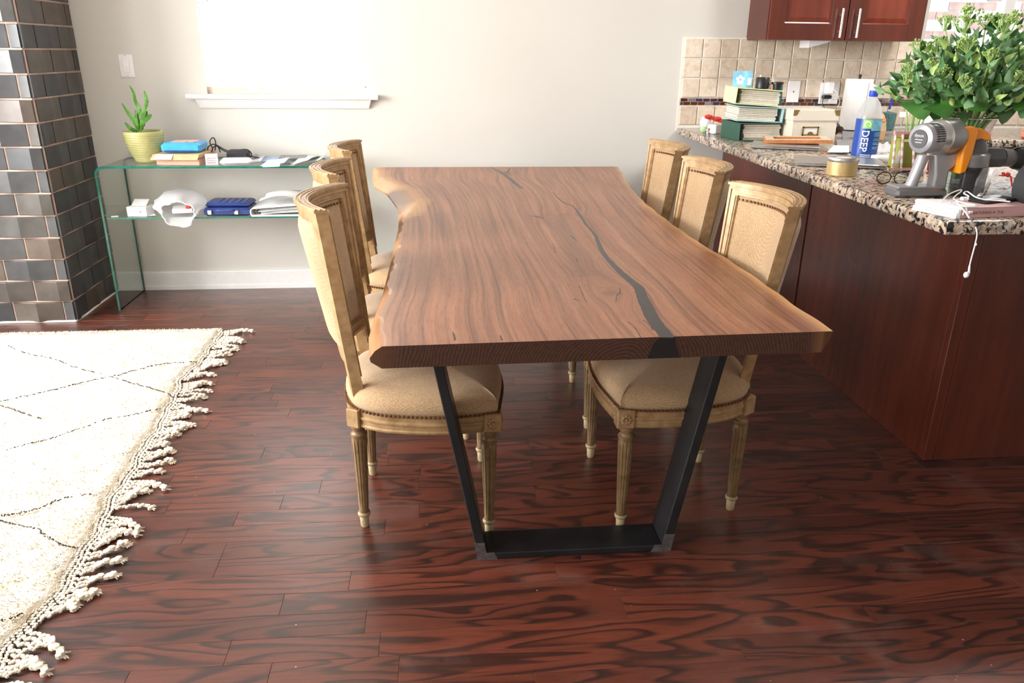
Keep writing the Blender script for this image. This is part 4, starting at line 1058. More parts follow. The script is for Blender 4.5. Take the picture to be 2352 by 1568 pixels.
for pts in (((488, 340), (482, 325), (489, 316), (495, 325), (494, 345)), ((478, 350), (478, 338), (490, 331), (502, 338), (512, 345), (530, 352)), ((486, 350), (490, 338), (500, 336), (506, 350)), ((496, 332), (515, 343), (535, 350)), ((535, 358), (545, 346), (565, 343), (576, 350), (578, 358)), ((520, 358), (545, 355), (570, 358), (595, 362))):
    MB().tube(spl([cons(a, b, 4.44) for a, b in pts], 6), .0032, 6).build('strap', 'black', k4, smooth=True)
k5 = thing('white_power_adapter', 'rounded white plastic device lying at the front edge of the console', 'device', (-1.06, 4.29, CZ))
MB().cbox((-1.075, 4.285, CZ+.017), (.16, .085, .034), .12, ch=.014).build('shell', 'white', k5, smooth=40)
MB().cbox((-1.09, 4.2425, CZ+.012), (.06, .003, .008), .12).build('recess', 'gray', k5)
def sheet(name, label, cat, pts, mat, z=CZ, curl=.01, group=None, th=.0012):
    a, b, c_, d = [P(*p, z) for p in pts]; c_.y = min(c_.y, 4.60) if z < .9 else c_.y; d.y = min(d.y, 4.60) if z < .9 else d.y
    mb = MB(); rs = random.random()*6
    def fn(u, v):
        p = a.lerp(b, u).lerp(d.lerp(c_, u), v); return V((p.x, p.y, z+.001+curl*(u*u)*(1-v*.4)+curl*.35*abs(sin(u*4+v*3+rs))*u))
    mb.grid(fn, 10, 5)
    mb2 = MB(); n = len(mb.v); mb2.v = list(mb.v)+[(p[0], p[1], p[2]+th) for p in mb.v]
    mb2.f = [tuple(reversed(f)) for f in mb.f]+[tuple(i+n for i in f) for f in mb.f]
    W_, H_ = 11, 6; per = [i for i in range(W_)]+[W_*j+W_-1 for j in range(1, H_)]+[W_*(H_-1)+i for i in range(W_-2, -1, -1)]+[W_*j for j in range(H_-2, 0, -1)]
    for i in range(len(per)): p, q = per[i], per[(i+1) % len(per)]; mb2.f.append((p, q, q+n, p+n))
    mb2.mi = [0]*len(mb2.f)
    return tag(mb2.build(name, mat, origin=(a.x, a.y, z), smooth=30), label, cat, group)
sheet('clear_wrapper', 'crumpled clear wrapper beside the white device on the console', 'paper', [(545, 377), (600, 377), (612, 360), (565, 358)], 'plastic_milk', curl=.014)
sheet('folded_map', 'dark grey printed booklet in the middle of the console', 'booklet', [(572, 365), (596, 365), (603, 350), (580, 350)], 'grayp', z=CZ+.006, curl=.012)
sheet('paper_sheet', 'pale blue printed sheet fanned across the console top', 'paper', [(600, 371), (668, 372), (665, 356), (612, 356)], flat('pale_blue_sheet', (.42, .55, .78), .6, var=.2), curl=.006, group='loose papers on the console')
sheet('paper_sheet', 'grey sheet with white rim at the back of the console', 'paper', [(640, 363), (704, 364), (708, 355), (650, 354)], 'grayp', z=CZ+.008, curl=.003, group='loose papers on the console')
sheet('paper_sheet', 'pale printed paper hanging over the console front edge', 'paper', [(598, 382), (652, 381), (668, 366), (616, 368)], 'lace', z=CZ+.004, curl=.012, group='loose papers on the console')
sheet('paper_sheet', 'blank white card at the console front edge', 'card', [(603, 384), (642, 384), (645, 373), (610, 373)], 'paper', z=CZ+.0175, curl=.002, group='loose papers on the console')
sheet('paper_sheet', 'striped pale folder fanned at the right end of the console', 'paper', [(670, 379), (722, 370), (744, 361), (690, 360)], 'lace', z=CZ+.007, curl=.018, group='loose papers on the console')
sheet('paper_sheet', 'white leaflet curled over the right end of the console', 'paper', [(704, 372), (742, 374), (748, 360), (712, 358)], 'paper', z=CZ, curl=.020, group='loose papers on the console')
# shelf items
k6 = thing('gadget_box', 'small white gadget box with raised flap on the console shelf', 'box', (-1.60, 4.32, SZ))
MB().cbox((-1.615, 4.31, SZ+.025), (.105, .09, .05), -.1, ch=.001).build('carton', 'white', k6)
MB().add([(-1.655, 4.30, SZ+.052), (-1.575, 4.29, SZ+.052), (-1.58, 4.365, SZ+.075), (-1.66, 4.37, SZ+.075)], [(0,1,2,3)]).build('flap', 'paper', k6, solid=.001)
MB().lathe([(.006, -.0006), (.006, .0006)], (-1.60, 4.2605, SZ+.025), 12, M_=Matrix.Rotation(pi/2, 4, 'X')).build('printed_mark', 'gray', k6)
bx_thing('paper_scrap', 'tiny white tag at the far left of the console shelf', 'tag', (-1.735, 4.262, SZ), (.035, .02, .004), .3, 'paper', .0005)
sheet('paper_strip', 'white paper strip lying beside the plastic bag on the shelf', 'paper', [(325, 496), (358, 497), (352, 488), (330, 489)], 'paper', z=SZ, curl=.004)
bag = thing('shopping_bag', 'crumpled white plastic shopping bag slumped over the shelf edge', 'bag', (-1.39, 4.33, SZ))
mb = MB(); rings = []
for i in range(15):
    v = i/14; ring = []
    for j in range(40):
        a = 2*pi*j/40; rr = .5+.5*sin(pi*min(1, .12+v*.80)); 
        n_ = mn.noise(V((cos(a)*1.6, sin(a)*1.6, v*3)))
        y_ = 4.47-.27*v
        x_ = -1.425+(.140*rr+.03*n_+.012*mn.noise(V((a*3, v*9, 2))))*cos(a)+.04*v; zc_ = SZ+.060-.012*v
        z_ = zc_+(.066*rr+.012*n_+.008*mn.noise(V((a*4, v*8, 5))))*sin(a)
        if y_ > CY0-.02: z_ = max(z_, SZ+.001)
        else: z_ -= .03*(1-sin(a))*.5*max(0, (CY0+.02-y_)/.03)
        ring.append(V((x_, y_, z_)))
    rings.append(ring)
mb.loft(rings, True, False); mb.build('bag_film', 'plastic_milk', bag, smooth=80)
mb = MB()
mb.tube([rings[-1][j] for j in range(40)], .0028, 6, closed=True); mb.build('bag_rim', 'white', bag, smooth=True)
MB().cbox((-1.385, 4.285, SZ+.034), (.10, .13, .020), .25, ch=.002).build('wrapped_contents', 'paper', bag)
MB().cbox((-1.345, 4.255, SZ+.052), (.02, .03, .016), .1).build('wrapped_contents', 'red', bag)
case = thing('tool_case', 'navy blue hard plastic case with two white latches on the shelf', 'case', (-1.14, 4.34, SZ))
MB().cbox((-1.145, 4.345, SZ+.022), (.245, .19, .043), -.03, ch=.010).build('lower_shell', 'navy', case, smooth=30)
MB().cbox((-1.145, 4.352, SZ+.056), (.238, .17, .026), -.03, ch=.012).build('upper_shell', 'navy', case, smooth=30)
for q in range(5): MB().box((-1.20+q*.035, 4.29, SZ+.069), (-1.19+q*.035, 4.41, SZ+.0715)).build('rib', 'navy', case)
MB().tube(spl([(-1.19, 4.245, SZ+.034), (-1.185, 4.225, SZ+.036), (-1.11, 4.222, SZ+.036), (-1.105, 4.243, SZ+.034)], 6), .006, 8).build('handle', 'navy', case, smooth=True)
for x in (-1.235, -1.095): MB().cbox((x, 4.244, SZ+.022), (.02, .008, .022), -.03, ch=.002).build('latch', 'white', case)
bd = thing('ring_binder', 'white ring binder lying stuffed with loose papers at the right of the shelf', 'binder', (-.87, 4.36, SZ))
MB().cbox((-.865, 4.36, SZ+.003), (.30, .26, .003), .02).box((-1.01, 4.235, SZ+.0045), (-.72, 4.238, SZ+.010)).build('cover', 'white', bd)
sp = MB(); sp.loft([[V((-1.012+.010*cos(a), y, SZ+.022+.020*sin(a))) for a in [pi/2+pi*i/8 for i in range(9)]]+[V((-1.008+.008*cos(a), y, SZ+.022+.018*sin(a))) for a in [3*pi/2-pi*i/8 for i in range(9)]] for y in (4.235, 4.485)], True, True); sp.build('spine', 'white', bd, smooth=40)
for q in (4.28, 4.36, 4.44): MB().tube([(-.985+.016*cos(a), q, SZ+.020+.015*sin(a)) for a in [2*pi*i/12 for i in range(12)]], .0018, 6, closed=True).build('ring', 'chrome', bd)
tc = MB(); tc.add([(-1.012, 4.235, SZ+.042), (-.715, 4.235, SZ+.062), (-.715, 4.485, SZ+.062), (-1.012, 4.485, SZ+.042)], [(0,1,2,3)]); tc.build('top_cover', 'white', bd, solid=.003)
for q in range(6):
    s_ = MB(); a = random.uniform(-.15, .15); 
    s_.cbox((-.85+random.uniform(-.02, .02), 4.36+random.uniform(-.015, .015), SZ+.016+q*.0045), (.24, .22, .0022), a, M_=Matrix.Rotation(a, 4, 'Z') @ Matrix.Rotation(-.07, 4, 'Y')); s_.build('loose_page', 'paper', bd)
s_ = MB(); s_.grid(lambda u, v: V((-.97+.26*u, 4.25+.24*v, SZ+.070+.035*sin(pi*(.1+.8*u))+.006*sin(v*9+u*4))), 12, 8); s_.build('loose_page', 'paper', bd, smooth=True, solid=.0015)
# small black object beside the console foot
fb = thing('door_stop', 'small black block on the floor by the right console foot', 'block', (-.628, 4.25, 0)); MB().cbox((-.622, 4.25, .03), (.02, .06, .06), ch=.003).build('block', 'black', fb); MB().cbox((-.622, 4.25, .064), (.014, .04, .008), ch=.002).build('cap', 'dgray', fb)

# ================================================================== ON THE COUNTER
GZ = .9505
# gift figurine
gf = thing('gift_bag', 'small white and green gift parcel with red bow left of the binders', 'gift', (1.50, 4.33, GZ))
MB().cbox((1.525, 4.29, GZ+.025), (.09, .10, .05), .5, ch=.006).build('parcel', 'paper', gf)
b = MB(); b.ball((1.475, 4.30, GZ+.055), .032, 10, sq=(1, 1, 1.15)); b.build('tissue', 'white', gf, smooth=True)
b = MB(); b.ball((1.465, 4.285, GZ+.02), .022, 8, sq=(1, 1, .9)); b.build('sprig', flat('mint_green', (.45, .68, .35), .7), gf, smooth=True)
b = MB()
for dx, dz, r in ((.0, .0, .014), (.028, -.006, .018), (-.022, .006, .016), (.05, -.016, .014)): b.ball((1.505+dx, 4.28, GZ+.082+dz), r, 8, sq=(1.5, .8, .8))
b.build('bow', 'red', gf, smooth=True)
b = MB(); 
for dx, dz in ((0, 0), (.016, -.008), (.002, -.014)): b.ball((1.478+dx, 4.262, GZ+.018+dz), .008, 6)
b.build('berries', 'white', gf, smooth=True); MB().ball((1.487, 4.262, GZ+.024), .006, 6).build('berry', 'red', gf)
# three albums/binders
def album(name, label, c, size, rz, cover, spine_side, zt, slant=0):
    t = thing(name, label, 'album', (c[0], c[1], zt), 'albums stacked on the counter'); L, Wd, H = size
    R = Matrix.Translation((c[0], c[1], zt)) @ Matrix.Rotation(rz, 4, 'Z') @ Matrix.Rotation(slant, 4, 'Y')
    def bb(lo, hi, nm, mt, bev=.001): return MB().box(lo, hi, 0, R).build(nm, mt, t, bevel=bev)
    bb((-L/2, -Wd/2, 0), (L/2, Wd/2, .004), 'cover', cover); bb((-L/2, -Wd/2, H-.004), (L/2, Wd/2, H), 'cover', cover)
    s_ = -1 if spine_side == 'L' else 1
    bb((s_*L/2-(0 if s_ < 0 else .004), -Wd/2, .004), (s_*L/2+(.004 if s_ < 0 else 0), Wd/2, H-.004), 'spine', cover)
    a, b_ = (-L/2+.03, L/2-.012) if s_ < 0 else (-L/2+.008, L/2-.03)
    pg = MB(); n = 7
    for k in range(n):
        z0 = .005+(H-.012)*k/n; j = random.uniform(-.004, .004); pg.box((a+j, -Wd/2+.016+random.uniform(0, .006), z0), (b_+j, Wd/2-.01, z0+(H-.012)/n-.0007), 0, R)
    pg.build('page_block', 'pages', t); return t, R
_, _ = album('photo_binder', 'dark green binder at the bottom of the album stack', (1.622, 3.995), (.235, .245, .088), .03, 'green', 'L', GZ)
_, _ = album('photo_album', 'pale aqua album in the middle of the stack, spine to the right', (1.622, 4.01), (.235, .24, .072), -.06, 'aqua', 'R', GZ+.0885+.004, .03)
AL, AR = album('photo_album', 'pale lime album on top of the stack', (1.612, 4.015), (.235, .24, .078), -.10, 'lime', 'L', GZ+.161+.011, .06)
AZ = GZ+.251
gcard = thing('gift_card', 'sky blue gift card standing on the lime album', 'card', (1.50, 4.06, AZ))
Rg = Matrix.Translation((1.555, 4.02, AZ+.003)) @ Matrix.Rotation(-.1, 4, 'Z') @ Matrix.Rotation(-.15, 4, 'X')
MB().box((-.05, -.0015, 0), (.05, .0015, .078), 0, Rg).build('card', flat('sky_blue_card', (.25, .60, .92), .4, var=.25, scale=25), gcard)
b = MB()
for a in range(5): b.box((-.008, -.0025, .012), (.008, -.0015, .028), 0, Rg @ Matrix.Translation((-.012, 0, .036)) @ Matrix.Rotation(a*2*pi/5, 4, 'Y') @ Matrix.Translation((0, 0, -.006)))
b.build('printed_star', 'paper', gcard)
MB().box((-.022, -.0026, .002), (-.004, -.0016, .012), 0, Rg).build('printed_mark', 'pinkw', gcard)
MB().box((.026, -.0025, .01), (.044, -.0016, .045), 0, Rg).build('printed_mark', 'paper', gcard)
wt = thing('round_tin', 'glossy black round tin with wire loop on the lime album', 'tin', (1.640, 3.97, AZ-.002))
MB().lathe([(.030, 0), (.034, .003), (.034, .050), (.030, .055), (.001, .055)], (1.640, 3.97, AZ-.002), 24).build('tin_body', 'black', wt, smooth=40)
MB().tube(spl([(1.668, 3.95, AZ+.048), (1.684, 3.945, AZ+.043), (1.687, 3.94, AZ+.006), (1.674, 3.94, AZ+.002)], 5), .0022, 6).build('wire_loop', 'chrome', wt, smooth=True)
MB().ball((1.63, 3.98, AZ+.058), .006, 8).build('knob', 'paper', wt)
wt2 = thing('metal_dish', 'small black lipped dish beside the black tin', 'dish', (1.675, 3.99, AZ))
MB().lathe([(.020, 0), (.022, .026), (.030, .028), (.030, .036), (.026, .038), (.020, .030)], (1.706, 3.94, AZ-.006), 20).build('dish_body', 'black', wt2, smooth=40)
MB().lathe([(.019, .02), (.001, .021)], (1.706, 3.94, AZ-.006), 20, caps=False).build('inner_disc', 'blackmat', wt2)
tcd = thing('printed_card', 'teal card with coral flower print standing behind the black tin', 'card', (1.70, 4.16, AZ))
Rc = Matrix.Translation((1.775, 4.14, GZ+.160)) @ Matrix.Rotation(.05, 4, 'Z') @ Matrix.Rotation(-.12, 4, 'X')
MB().box((-.068, -.0015, 0), (.055, .0015, .108), 0, Rc).build('card', 'teal', tcd)
for dx, dz, r, mt in ((-.005, .092, .013, 'coral'), (-.030, .088, .010, 'coral'), (-.052, .082, .011, 'paper'), (-.008, .066, .006, 'paper')):
    for q in range(1): MB().lathe([(r, -.0008), (r*.95, .0008)], Rc @ V((dx, -.0022, dz)), 12, M_=Matrix.Rotation(pi/2-.12, 4, 'X')).build('printed_flower', mt, tcd)
# linen box
lb = thing('linen_box', 'cream linen storage box with brass corners and label holder', 'box', (1.84, 3.90, GZ))
BX0, BX1, BY0, BY1 = 1.752, 1.980, 3.805, 4.10
MB().box((BX0, BY0, GZ), (BX1, BY1, GZ+.125)).build('box_body', 'cream', lb, bevel=.002)
MB().box((BX0-.005, BY0-.005, GZ+.105), (BX1+.005, BY1+.005, GZ+.158)).build('lid', 'cream', lb, bevel=.003)
for x, s_ in ((BX0-.005, 1), (BX1+.005, -1)):
    MB().add([(x, BY0-.0065, GZ+.158), (x+s_*.030, BY0-.0065, GZ+.158), (x+s_*.018, BY0-.0065, GZ+.132), (x, BY0-.0065, GZ+.130), (x, BY0-.0045, GZ+.158), (x+s_*.030, BY0-.0045, GZ+.158), (x+s_*.018, BY0-.0045, GZ+.132), (x, BY0-.0045, GZ+.130)],
             [(0,1,2,3), (4,5,6,7), (0,1,5,4), (1,2,6,5), (2,3,7,6)]).build('brass_corner', 'brass', lb)
hx0, hx1, hz0, hz1 = 1.805, 1.888, GZ+.035, GZ+.078
hm = MB()
for q in (((hx0, hz0), (hx1, hz0+.006)), ((hx0, hz1-.006), (hx1, hz1)), ((hx0, hz0), (hx0+.006, hz1)), ((hx1-.006, hz0), (hx1, hz1))): hm.box((q[0][0], BY0-.005, q[0][1]), (q[1][0], BY0-.001, q[1][1]))
lh = hm.build('label_holder', 'brass', lb)
MB().box((hx0+.005, BY0-.0022, hz0+.004), (hx1-.005, BY0-.0012, hz1-.005)).build('paper_insert', 'paper', lh)
MB().lathe([(.018, -.002), (.016, .002)], ((hx0+hx1)/2, BY0-.006, hz0+.002), 12, M_=Matrix.Rotation(pi/2, 4, 'X')).build('finger_pull', 'brass', lh)
# picture frame lying on laptop
Rf = Matrix.Translation((1.672, 3.615, GZ+.034)) @ Matrix.Rotation(-.30, 4, 'Z')
lpz = GZ
def laptop(label, cx, cy, L, Wd, rz, z=GZ):
    t = thing('laptop', label, 'laptop', (cx, cy, z), 'closed laptops on the counter'); c = V((cx, cy, z))
    MB().cbox(c+V((0, 0, .0065)), (L, Wd, .009), rz, ch=.003).build('base', 'silver', t, smooth=30)
    MB().cbox(c+V((0, 0, .0147)), (L, Wd, .0055), rz, ch=.002).build('lid', 'silver', t, smooth=30)
    R = Matrix.Rotation(rz, 4, 'Z')
    for q in range(3): MB().cbox(c+R @ V((L*.5-.0005, -.06+q*.05, .007)), (.002, .014, .004), rz).build('port', 'black', t)
    for q, w_ in (( -.4, .01), (.4, .01)): MB().cbox(c+R @ V((q*L, -.3*Wd, .0012)), (.02, .02, .0024), rz).build('rubber_foot', 'black', t)
    return t
laptop('closed silver laptop under the wooden picture frame', 1.635, 3.60, .30, .21, -.42)
laptop('closed silver laptop behind the gold candle tin', 1.60, 3.02, .33, .23, -.38)
pf = thing('picture_frame', 'orange wooden picture frame with speckled face lying on the laptop', 'picture frame', (1.70, 3.66, GZ+.018))
Rf = Matrix.Translation((1.715, 3.66, GZ+.018)) @ Matrix.Rotation(-.33, 4, 'Z') @ Matrix.Rotation(-.03, 4, 'Y')
fm = MB()
for lo, hi in (((-.15, -.10), (.15, -.055)), ((-.15, .055), (.15, .10)), ((-.15, -.055), (-.105, .055)), ((.105, -.055), (.15, .055))): fm.box((*lo, .004), (*hi, .020), 0, Rf)
fm.build('frame_wood', 'wood', pf, bevel=.001)
fm = MB()
for lo, hi in (((-.146, -.096), (.146, -.058)), ((-.146, .058), (.146, .096)), ((-.146, -.058), (-.108, .058)), ((.108, -.058), (.146, .058))): fm.box((*lo, .0195), (*hi, .0215), 0, Rf)
fm.build('frame_face', 'speck', pf)
MB().box((-.106, -.056, .006), (.106, .056, .010), 0, Rf).build('picture', flat('muted_picture', (.42, .28, .22), .4, var=.3, scale=20), pf)
# candle tin
cd = thing('candle_tin', 'round gold candle tin with silver rim lid at the counter edge', 'candle', (1.47, 2.73, GZ)); cc_ = (1.468, 2.735, GZ)
MB().lathe([(.050, 0), (.053, .003), (.053, .050), (.051, .052)], cc_, 36).build('tin_body', 'gold', cd, smooth=40)
MB().lathe([(.054, .050), (.0555, .052), (.0555, .063), (.053, .066), (.050, .064), (.001, .063)], cc_, 36).build('lid', 'silver', cd, smooth=40)
MB().lathe([(.046, .0632), (.001, .0640)], cc_, 30, caps=False).build('lid_print', 'cream', cd)
# water bottle
bt = thing('water_bottle', 'tall clear bottle with deep blue label and blue cap, lettered DEEP', 'bottle', (1.80, 3.18, GZ)); bc = V((1.796, 3.185, GZ)); BR = .050
MB().lathe([(.030, 0), (.046, .004), (BR, .016), (BR, .150), (.048, .175), (.043, .20), (.032, .228), (.018, .246), (.0145, .252), (.0145, .262)], bc, 36).build('bottle_shell', 'frost', bt, smooth=60)
MB().lathe([(.0165, .253), (.0175, .256), (.0175, .274), (.0155, .276), (.001, .276)], bc, 24).build('cap', 'capblue', bt, smooth=40)
def wrap(a0, a1, z0, z1, r, name, mat, par, c=bc):
    mb = MB(); n = max(2, int(abs(a1-a0)/.12)); mb.grid(lambda u, v: c+V((r*cos(a0+(a1-a0)*u), r*sin(a0+(a1-a0)*u), z0+(z1-z0)*v)), n, 1); return mb.build(name, mat, par, smooth=True)
lab = wrap(0, 2*pi, .006, .165, BR+.0006, 'label', 'bottleblue', bt)
face = -pi/2-.50; 
wrap(-pi/2-.25, -pi/2+1.4, .120, .164, BR+.001, 'label_sky', 'bottlesky', lab)
wrap(face-.42, face+.28, .128, .164, BR+.0012, 'label_leaf', 'bottlegreen', lab)
wrap(-pi/2+.35, -pi/2+1.5, .012, .118, BR+.0009, 'label_side', 'navy', lab)
mp = lambda x, y: bc+V(((BR+.0020)*cos(face-.38+y/BR), (BR+.0020)*sin(face-.38+y/BR), .122-x))
text_mb('DEEP', .0385, mp, bold=.0006).build('lettering', 'paper', lab)
mp2 = lambda x, y: bc+V(((BR+.0022)*cos(face-.30+y/BR), (BR+.0022)*sin(face-.30+y/BR), .160-x)); text_mb('C', .036, mp2, bold=.0008).build('lettering', 'paper', lab)
for q, (z0, l) in enumerate(((.110, .75), (.104, .6), (.098, .8), (.086, .45), (.080, .7), (.070, .4), (.064, .7), (.052, .6), (.046, .5))): wrap(face+.55, face+.55+l, z0, z0+.0028, BR+.0018, 'text_line', 'bottlesky', lab)
for q, z0 in enumerate((.020, .013)): wrap(face-.3, face+.5, z0, z0+.003, BR+.0018, 'text_line', 'paper', lab)
# paper towel
pt = thing('paper_towel_roll', 'white paper towel roll standing on its holder by the backsplash', 'paper towel', (2.36, 4.38, GZ)); pc_ = V((2.385, 4.40, GZ))
MB().lathe([(.075, 0), (.075, .010), (.012, .012)], pc_, 28).build('holder_base', 'dbrown', pt, smooth=40)
MB().lathe([(.018, .013), (.072, .013), (.074, .016), (.074, .285), (.072, .288), (.020, .288)], pc_, 36).build('roll', 'paper', pt, smooth=40)
MB().tube([pc_+V((0, 0, .01)), pc_+V((0, 0, .30))], .006, 8).ball(pc_+V((0, 0, .305)), .009, 8).build('holder_rod', 'black', pt, smooth=True)
sh = MB(); sh.grid(lambda u, v: pc_+V((.02+.06*u, -.0755-.004*sin(u*5), .02+.26*v*(1-.15*u))), 8, 6); sh.build('loose_sheet', 'paper', pt, smooth=True, solid=.001)
# dark wooden brush/grinder lying
db = thing('pepper_grinder', 'dark brown wooden grinder lying between linen box and paper towel', 'grinder', (2.10, 4.10, GZ)); Rb = Matrix.Rotation(pi/2, 4, 'X') @ Matrix.Rotation(.5, 4, 'Y')
MB().lathe([(.02, -.06), (.036, -.055), (.042, -.02), (.038, .02), (.03, .05), (.02, .06)], (2.10, 4.12, GZ+.043), 20, M_=Rb).build('grinder_body', 'dbrown', db, smooth=40)
MB().lathe([(.012, .05), (.016, .075), (.010, .085)], (2.10, 4.12, GZ+.043), 14, M_=Rb).build('knob', 'dbrown', db, smooth=40)
# kraft bag
kb_ = thing('coffee_bag', 'kraft paper bag with orange top band behind the water bottle', 'bag', (2.20, 3.92, GZ))
mb = MB(); mb.loft([[V((2.235+a*sx, 3.93+b*sy, GZ+z)) for a, b in ((-1, -1), (1, -1), (1, 1), (-1, 1))] for sx, sy, z in ((.060, .032, 0), (.064, .036, .05), (.060, .028, .095), (.055, .012, .125), (.050, .004, .135))], True, True); mb.build('bag_body', 'kraft', kb_, bevel=.004)
MB().box((2.182, 3.898, GZ+.095), (2.288, 3.916, GZ+.112)).build('orange_band', flat('orange_print', (.80, .30, .10), .6), kb_)
MB().lathe([(.006, -.001), (.006, .001)], (2.275, 3.902, GZ+.082), 10, M_=Matrix.Rotation(pi/2, 4, 'X')).build('printed_mark', 'bottlegreen', kb_)
# conical glass bottle
gb = thing('glass_carafe', 'clear conical glass bottle with pale cap beside the kraft bag', 'bottle', (2.33, 3.75, GZ)); c_ = V((2.32, 3.80, GZ))
MB().lathe([(.044, 0), (.046, .005), (.040, .05), (.026, .10), (.017, .128)], c_, 28).build('glass_body', 'clear', gb, smooth=50)
MB().lathe([(.019, .126), (.021, .130), (.021, .148), (.019, .150)], c_, 20).build('cap', 'white', gb, smooth=40)
wj = thing('white_canister', 'plain white canister between the glass bottle and the small vase', 'canister', (2.47, 3.78, GZ)); c_ = V((2.45, 3.80, GZ))
MB().lathe([(.042, 0), (.044, .004), (.044, .105), (.040, .108)], c_, 28).build('canister_body', 'paper', wj, smooth=40); MB().lathe([(.046, .107), (.046, .125), (.042, .128), (.001, .128)], c_, 28).build('lid', 'white', wj, smooth=40)
# dish soap pump bottle
ds = thing('soap_bottle', 'tall clear bottle with blue brush and teal beads by the backsplash', 'bottle', (2.60, 4.45, GZ)); c_ = V((2.62, 4.45, GZ))
MB().lathe([(.040, 0), (.045, .006), (.050, .12), (.046, .22), (.035, .30), (.030, .33)], c_, 24).build('glass_body', 'clear', ds, smooth=50)
MB().lathe([(.038, .004), (.043, .008), (.046, .10), (.001, .11)], c_, 20).build('beads', 'tealg', ds, smooth=40)
MB().tube([c_+V((.0, .0, .12)), c_+V((.035, 0, .33))], .007, 8).build('brush_handle', 'capblue', ds); MB().cbox(c_+V((-.01, -.01, .26)), (.035, .03, .09), ch=.01).build('white_insert', 'white', ds, smooth=30)
# plastic film and magazines
def film(name, label, pts, z, mat, h=.02, cat='plastic film'):
    a, b_, c2, d = [P(*p, z) for p in pts]; mb = MB()
    def fn(u, v):
        p = a.lerp(b_, u).lerp(d.lerp(c2, u), v); e = min(1, min(u, 1-u, v, 1-v)*5); return V((p.x, p.y, z+.001+e*h*abs(mn.noise(V((u*4, v*4, z*9+h*50)))+.35)))
    mb.grid(fn, 24, 18); return tag(mb.build(name, mat, origin=(a.x, a.y, z), smooth=80, solid=.0008), label, cat)
film('crumpled_film', 'crumpled clear plastic sheet behind the white notepad', [(1998, 350), (2056, 350), (2054, 334), (2008, 332)], GZ, 'plastic_milk', .035)
sheet('magazine', 'dark glossy magazine right of the linen box', 'magazine', [(1925, 350), (1985, 352), (1975, 325), (1920, 322)], 'grayp', z=GZ, curl=.003, th=.004, group='magazines on the counter')
sheet('magazine', 'dark magazine fanned behind the water bottle', 'magazine', [(1935, 322), (1998, 324), (1990, 305), (1935, 303)], 'grayp', z=GZ+.0001, curl=.006, th=.004, group='magazines on the counter')
sheet('envelope', 'pale envelope lying among the magazines beside the linen box', 'envelope', [(1900, 350), (1950, 352), (1950, 336), (1915, 334)], 'lace', z=GZ+.008, curl=.002)
np_ = thing('note_box', 'small white flat box right of the water bottle', 'box', (1.83, 3.08, GZ)); MB().cbox((1.845, 3.10, GZ+.010), (.10, .085, .020), -.2, ch=.002).build('box_body', 'paper', np_); MB().cbox((1.845, 3.10, GZ+.0215), (.098, .083, .003), -.2, ch=.001).build('lid', 'white', np_)
# striped gift bag
pb = thing('striped_bag', 'pink and white striped framed bag with olive pouch behind the vacuum', 'bag', (1.76, 2.80, GZ)); 
PBY = 2.80
for a, b_ in (((2058, 303), (2052, 376)), ((2075, 300), (2072, 378)), ((2100, 298), (2100, 378))):
    p, q = Q(*a, PBY), Q(*b_, PBY); q.z = GZ+.004; mb = MB()
    for k in range(10): 
        s0, s1 = p.lerp(q, k/10), p.lerp(q, (k+1)/10); mb.tube([s0, s1], .0045, 8, k % 2)
    mb.build('striped_strap', ['pinkw', 'paper'], pb)
mb = MB()
for z_ in (GZ+.006, GZ+.140): mb.box((1.685, PBY-.004, z_), (1.80, PBY+.004, z_+.010))
mb.build('crossbar', 'pinkw', pb)
MB().cbox((1.785, PBY+.05, GZ+.060), (.12, .07, .12), 0, ch=.01).build('olive_pouch', 'olive', pb, smooth=30); MB().cbox((1.785, PBY+.05, GZ+.131), (.11, .05, .022), 0, ch=.004).build('pouch_top', 'brass', pb)
MB().cbox((1.872, PBY+.0, GZ+.05), (.04, .05, .10), 0, ch=.006).build('red_packet', 'red', pb, smooth=30)
for q, (px, py) in enumerate(((2062, 362), (2068, 352), (2060, 370))): MB().ball(Q(px, py, PBY+.004), .010, 8, sq=(1, .6, 1.3)).build('white_knob', 'white', pb, smooth=True)
# eyeglasses
eg = thing('eyeglasses', 'thin black framed eyeglasses lying on the counter by the vacuum foot', 'eyeglasses', (1.53, 2.50, GZ))
GY = 2.52
def lens(cx, nm):
    pts = [V((cx+.026*cos(a)*(1), GY-.0+.002*cos(a), GZ+.022+.020*sin(a))) for a in [2*pi*i/24 for i in range(24)]]
    rim = MB().tube(pts, .0019, 6, closed=True).build('rim', 'black', eg, smooth=True); mb = MB(); mb.add(pts, [tuple(range(24))]); mb.build('lens', 'lens', rim)
lens(1.508, 0); lens(1.570, 1)
MB().tube([(1.534, GY, GZ+.026), (1.539, GY-.003, GZ+.029), (1.544, GY, GZ+.026)], .0014, 6).build('bridge', 'black', eg)
MB().tube(spl([(1.482, GY, GZ+.026), (1.492, GY+.05, GZ+.03), (1.515, GY+.13, GZ+.02)], 5), .0014, 6).build('temple', 'black', eg); MB().tube(spl([(1.596, GY, GZ+.026), (1.600, GY+.05, GZ+.028), (1.605, GY+.12, GZ+.02)], 5), .0014, 6).build('temple', 'black', eg)
